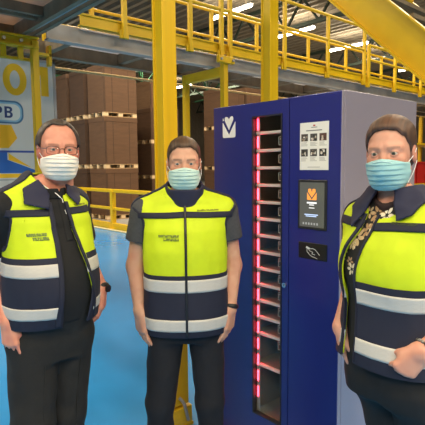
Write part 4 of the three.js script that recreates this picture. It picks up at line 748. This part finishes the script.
// --- the man with glasses
{
  const face = -23.76 * D, z = (0.0);
  makePerson({
    label: 'man with glasses and white mask in open safety vest over black polo shirt', at: place(0.875, -1.987, face, -0.055), face, yaw: 28 * D,
    trunk: [[0.79, 0, 0.145, 0.11], [0.88, 0, 0.165, 0.125], [0.98, 0.01, 0.166, 0.136], [1.08, 0.018, 0.164, 0.142], [1.18, 0.018, 0.164, 0.14], [1.28, 0.01, 0.168, 0.13], [1.37, 0, 0.168, 0.115], [1.44, -0.008, 0.152, 0.098], [1.5, -0.015, 0.1, 0.075], [1.56, -0.02, 0.05, 0.05]],
    neckBase: [0.018, 1.515, -0.015], head: [0.05, 1.676, 0.035], headTilt: [0.02, -20 * D, -0.02], headScale: 1.03, headShape: { wide: 1.01, jaw: 1.08, neck: 0.06 },
    arms: [
      { shoulder: [-0.182, 1.44, -0.01], elbow: [-0.255, 1.185, -0.045], wrist: [-0.162, 0.975, 0.1], hand: { d: [0.1, -1, 0.2], s: [0.75, 0, 0.66], n: [0.66, 0.1, -0.75], curl: [0.3, 0.34, 0.38, 0.42] } },
      { shoulder: [0.162, 1.435, -0.05], elbow: [0.15, 1.2, -0.24], wrist: [0.232, 1.03, -0.12], hand: { d: [-0.06, -1, 0.22], s: [-0.3, 0, 0.9], n: [-0.9, 0, -0.3], curl: [0.35, 0.4, 0.42, 0.45] } }],
    armR: 0.053, legs: [{ hip: [-0.085, 0.86, 0.0], knee: [-0.115, 0.5, 0.03], ankle: [-0.13, 0.08, 0.0] }, { hip: [0.085, 0.86, 0], knee: [0.06, 0.5, -0.01], ankle: [0.07, 0.08, -0.06] }], thigh: 0.088, kneeR: 0.062, pantsEase: 0.024, creases: true,
    skin: '#d0957c', pink: '#c46452', brow: '#5a4638', browK: 0.5, iris: '#4d5a60', waist: 1.02, belly: [1.12, 0.15],
    mask: { color: '#ece4d8', edge: '#efeae4' }, glasses: true, hair: { color: '#281f19', color2: '#4c3f35', sideGrey: true, thick: [0.013, 0.008], line: [[0, 0.096], [30, 0.1], [48, 0.088], [60, 0.06], [70, 0.012], [82, -0.02], [98, -0.005], [125, -0.045], [180, -0.07]] },
    pantsMat: std('#1b1b1b', 0.85, { map: weave }), shirtMat: std('#101013', 0.85, { map: weave }), sleeve: { len: 0.2, flare: 0.028 }, neckCut: { r: 0.062, fwd: 0.02 },
    vestMat, vest: { hem: 0.955, y1: 1.222, thin: 0.022, s1: [1.168, 1.22], s2: [0.996, 1.045], band: 1.418, bandW: 0.014, bandTilt: 0.004, bandAngle: 76, flare: 0.01, neckOff: 0.012, open: (y) => [mix(-0.05, -0.028, sstep(0.9, 1.48, y)) , mix(0.118, 0.034, sstep(0.9, 1.45, y))], openTop: 1.46, facing: 0.02, facingR: 0.7, yoke: (x, y, z2) => Math.max(z2 - 0.02, 0.035 - Math.abs(x)) },
    collars: [
      { name: 'fold_collar', mat: navyCollar, h: 0.005, lo: [-0.2, 1.38, -0.05], hi: [0.0, 1.62, 0.2], sdf: lapel([[-0.06, 1.555], [-0.125, 1.52], [-0.138, 1.458], [-0.05, 1.432], [-0.03, 1.49]], 0.013) },
      { name: 'fold_collar', mat: navyCollar, h: 0.005, lo: [0.0, 1.38, -0.05], hi: [0.2, 1.62, 0.2], sdf: lapel([[0.062, 1.56], [0.11, 1.535], [0.14, 1.485], [0.088, 1.44], [0.052, 1.49]], 0.013) },
      { name: 'collar_stand', mat: navyCollar, h: 0.005, lo: [-0.14, 1.44, -0.16], hi: [0.16, 1.62, 0.14], sdf: (x, y, z2) => Math.max(ringCollar({ cz: -0.02, y0: 1.47, y1: 1.565, r0: 0.1, r1: 0.086, t: 0.006, lean: 0.2 })(x - 0.012, y, z2), z2 - 0.035) },
      { name: 'polo_collar', on: 'shirt', mat: blackCloth, h: 0.004, lo: [-0.12, 1.44, -0.14], hi: [0.14, 1.6, 0.15], sdf: ringCollar({ cz: -0.004, y0: 1.47, y1: 1.57, yFront: 1.515, r0: 0.086, r1: 0.07, t: 0.0055, lean: 0.2, gx: 0.022, gap: (y) => sstep(1.49, 1.56, y) * 0.035 }) }],
    prints: [{ x: [-0.142, -0.07], y: [1.312, 1.345], mat: strokes(8, [[0.08, 0.36, 0.0, 0.9], [0.56, 0.38, 0.22, 1]], '#4a6250', 100) }, { x: [0.075, 0.15], y: [1.437, 1.45], mat: strokes(9, [[0.25, 0.5, 0.02, 0.98]], '#4a4a28', 36) }],
    extra: (k) => {
      watch(1, null, 'wrist_watch', M.black, [0.8, 0, 0.6], 0.0, 0.031)(k);
      const pl = (x, y) => { let z2 = 0.4; for (let i = 0; i < 50; i++) { const e = k.shirtSdf(x, y, z2); if (e < 0.0015) break; z2 -= e * 0.8; } return [x, y, z2]; };
      obj('piping', tube([[0.035, 1.51], [0.03, 1.47], [0.03, 1.43], [0.034, 1.4]].map(([x, y]) => pl(x, y)), 0.0022, 30, 6), M.white, k.shirt);
      obj('piping', tube([[-0.046, 1.535, 0.055], [-0.022, 1.512, 0.078], [0.006, 1.49, 0.09], [0.018, 1.475, 0.097]], 0.0022, 24, 6), M.white, k.shirt);
      const b = pl(0.04, 1.43); obj('button', new THREE.SphereGeometry(0.0055, 12, 8).translate(...b), M.white, k.shirt);
      obj('placket', frontPatch(k.shirtSdf, 0.01, 0.045, 1.3, 1.47, 0.003, 4, 20), blackCloth, k.shirt);
      for (const a of k.arms) { }
    },
  });
}
// --- the woman
{
  const face = -61.74 * D;
  const lace = new THREE.MeshStandardMaterial({ roughness: 0.8, map: canvas(512, 512, (c, W, H) => { const r = rng(31); c.fillStyle = '#15130f'; c.fillRect(0, 0, W, H); for (let i = 0; i < 150; i++) { const x = r() * W, y = r() * H * 0.52, s = 12 + r() * 14; c.fillStyle = ['#c9ac80', '#dccba6', '#a8835c', '#e6dcc4'][i % 4]; for (let p = 0; p < 6; p++) { c.beginPath(); c.ellipse(x + Math.cos(p * 1.05) * s * 0.6, y + Math.sin(p * 1.05) * s * 0.6, s * 0.4, s * 0.22, p * 1.05, 0, 7); c.fill(); } c.fillStyle = '#15130f'; c.beginPath(); c.arc(x, y, s * 0.16, 0, 7); c.fill(); } }) });
  lace.map.wrapS = lace.map.wrapT = THREE.RepeatWrapping;
  makePerson({
    label: 'woman with tied back brown hair and blue mask in open safety vest', at: place(1.492, -0.802, face, 0.025), face, yaw: -38 * D,
    trunk: [[0.83, 0, 0.14, 0.1], [0.88, -0.005, 0.158, 0.115], [0.95, 0, 0.164, 0.118], [1.05, 0.005, 0.148, 0.11], [1.14, 0.008, 0.142, 0.108], [1.24, 0.01, 0.146, 0.11], [1.33, 0.005, 0.15, 0.105], [1.4, -0.005, 0.148, 0.092], [1.46, -0.015, 0.09, 0.068], [1.51, -0.02, 0.045, 0.045]],
    bust: 1.27, neckBase: [0.0, 1.465, -0.02], head: [-0.016, 1.638, 0.02], headTilt: [0.05, 24 * D, 0.03], headScale: 0.95, headShape: { wide: 0.98, jaw: 0.9, neck: 0.047 },
    arms: [
      { shoulder: [-0.16, 1.4, -0.01], elbow: [-0.135, 1.2, -0.17], wrist: [-0.176, 1.025, -0.02], hand: { d: [0.1, -1, 0.05], s: [0.2, 0, 0.95], n: [0.95, 0, -0.2], curl: [0.4, 0.45, 0.5, 0.5] } },
      { shoulder: [0.16, 1.4, -0.01], elbow: [0.225, 1.16, 0.05], wrist: [0.078, 1.04, 0.175], hand: { d: [-0.62, -0.75, 0.1], s: [-0.77, 0.62, 0.15], n: [-0.2, -0.1, -1], curl: [1.35, 1.35, 1.35, 1.35], thumb: 0.9 } }],
    armR: 0.042, handSize: 0.9, legs: [{ hip: [-0.055, 0.85, -0.014], knee: [0.008, 0.46, -0.07], ankle: [0.014, 0.08, -0.1] }, { hip: [0.09, 0.85, -0.014], knee: [0.13, 0.46, -0.05], ankle: [0.15, 0.08, -0.075] }], pantsBlend: 0.075, thigh: 0.084, kneeR: 0.055, pantsEase: 0.01,
    skin: '#cb9880', pink: '#b8735f', brow: '#7a5a44', browK: 0.55, iris: '#4a5048', waist: 1.0,
    mask: { color: '#92bec2', edge: '#bcdcdf' }, hair: { color: '#3e291c', color2: '#604331', part: true, strand: 0.7, thick: [0.008, 0.013], line: [[0, 0.078], [25, 0.074], [45, 0.055], [60, 0.028], [74, -0.01], [88, -0.02], [100, 0.0], [130, -0.05], [180, -0.065]] },
    pantsMat: std('#0e0e11', 0.8, { map: weave }), shirtMat: lace, shirtUv: (x, y, z) => [x * 1.7 + 0.5, (y - 0.95) / 0.6], sleeve: { len: 0.05, flare: 0.016 }, neckCut: { r: 0.06, fwd: 0.016 },
    vestMat, vest: { hem: 0.95, y1: 1.202, thin: 0.022, s1: [1.15, 1.2], s2: [0.988, 1.036], band: 1.402, bandW: 0.013, bandTilt: 0.01, bandAngle: 76, flare: 0.014, neckOff: 0.03, open: (y) => [mix(-0.105, -0.05, sstep(1.26, 1.42, y)), mix(-0.04, 0.0, sstep(1.22, 1.47, y))], openTop: 1.44, facing: 0.012, facingR: 0.5, yoke: (x, y, z2) => Math.max(z2 - 0.015, 0.035 - Math.abs(x)) },
    collars: [
      { name: 'fold_collar', mat: navyCollar, h: 0.004, lo: [0.0, 1.38, -0.05], hi: [0.2, 1.6, 0.2], sdf: lapel([[0.03, 1.52], [0.05, 1.47], [0.072, 1.425], [0.112, 1.445], [0.128, 1.49], [0.085, 1.54]], 0.012) },
      { name: 'fold_collar', mat: navyCollar, h: 0.004, lo: [-0.2, 1.36, -0.05], hi: [0.0, 1.6, 0.2], sdf: lapel([[-0.03, 1.53], [-0.09, 1.53], [-0.125, 1.46], [-0.08, 1.395], [-0.05, 1.45]], 0.012) },
      { name: 'collar_stand', mat: navyCollar, h: 0.005, lo: [-0.14, 1.4, -0.16], hi: [0.14, 1.58, 0.14], sdf: (x, y, z2) => Math.max(ringCollar({ cz: -0.022, y0: 1.425, y1: 1.52, r0: 0.096, r1: 0.08, t: 0.006, lean: 0.15 })(x, y, z2), z2 - 0.03) },
      { name: 'neckline_trim', on: 'shirt', mat: std('#2a1512', 0.8), h: 0.004, lo: [-0.13, 1.36, -0.12], hi: [0.13, 1.54, 0.18], sdf: (x, y, z2, c) => smax(Math.abs(c.shirtSdf(x, y, z2)) - 0.006, Math.abs(cap(x, y, z2, [0, 1.445, -0.004], [0, 1.665, 0.026], 0.06, 0.09)) - 0.007, 0.003) }],
    prints: [{ x: [0.052, 0.135], y: [1.412, 1.425], mat: strokes(12, [[0.2, 0.6, 0.02, 0.98]], '#3c4420', 36) }],
    extra: (k) => {
      const A = k.arms[1], d = V(...A.wr).sub(V(...A.el)).normalize(), c = V(...A.wr).addScaledVector(d, -0.015), q = new THREE.Quaternion().setFromUnitVectors(V(0, 0, 1), d), w = new THREE.Group(); w.name = 'bead_bracelet'; k.t.add(w);
      const bead = new THREE.SphereGeometry(0.0058, 12, 10), mats = [std('#8d8880', 0.3, { metalness: 0.6 }), std('#4a4844', 0.3, { metalness: 0.3 })];
      for (let i = 0; i < 18; i++) { const p = V(Math.cos(i / 18 * 6.2832) * 0.0335, Math.sin(i / 18 * 6.2832) * 0.0335, 0).applyQuaternion(q).add(c); obj('bead', bead, mats[i % 3 ? 0 : 1], w, [p.x, p.y, p.z]); }
    },
  });
}
renderer.render(scene, camera);
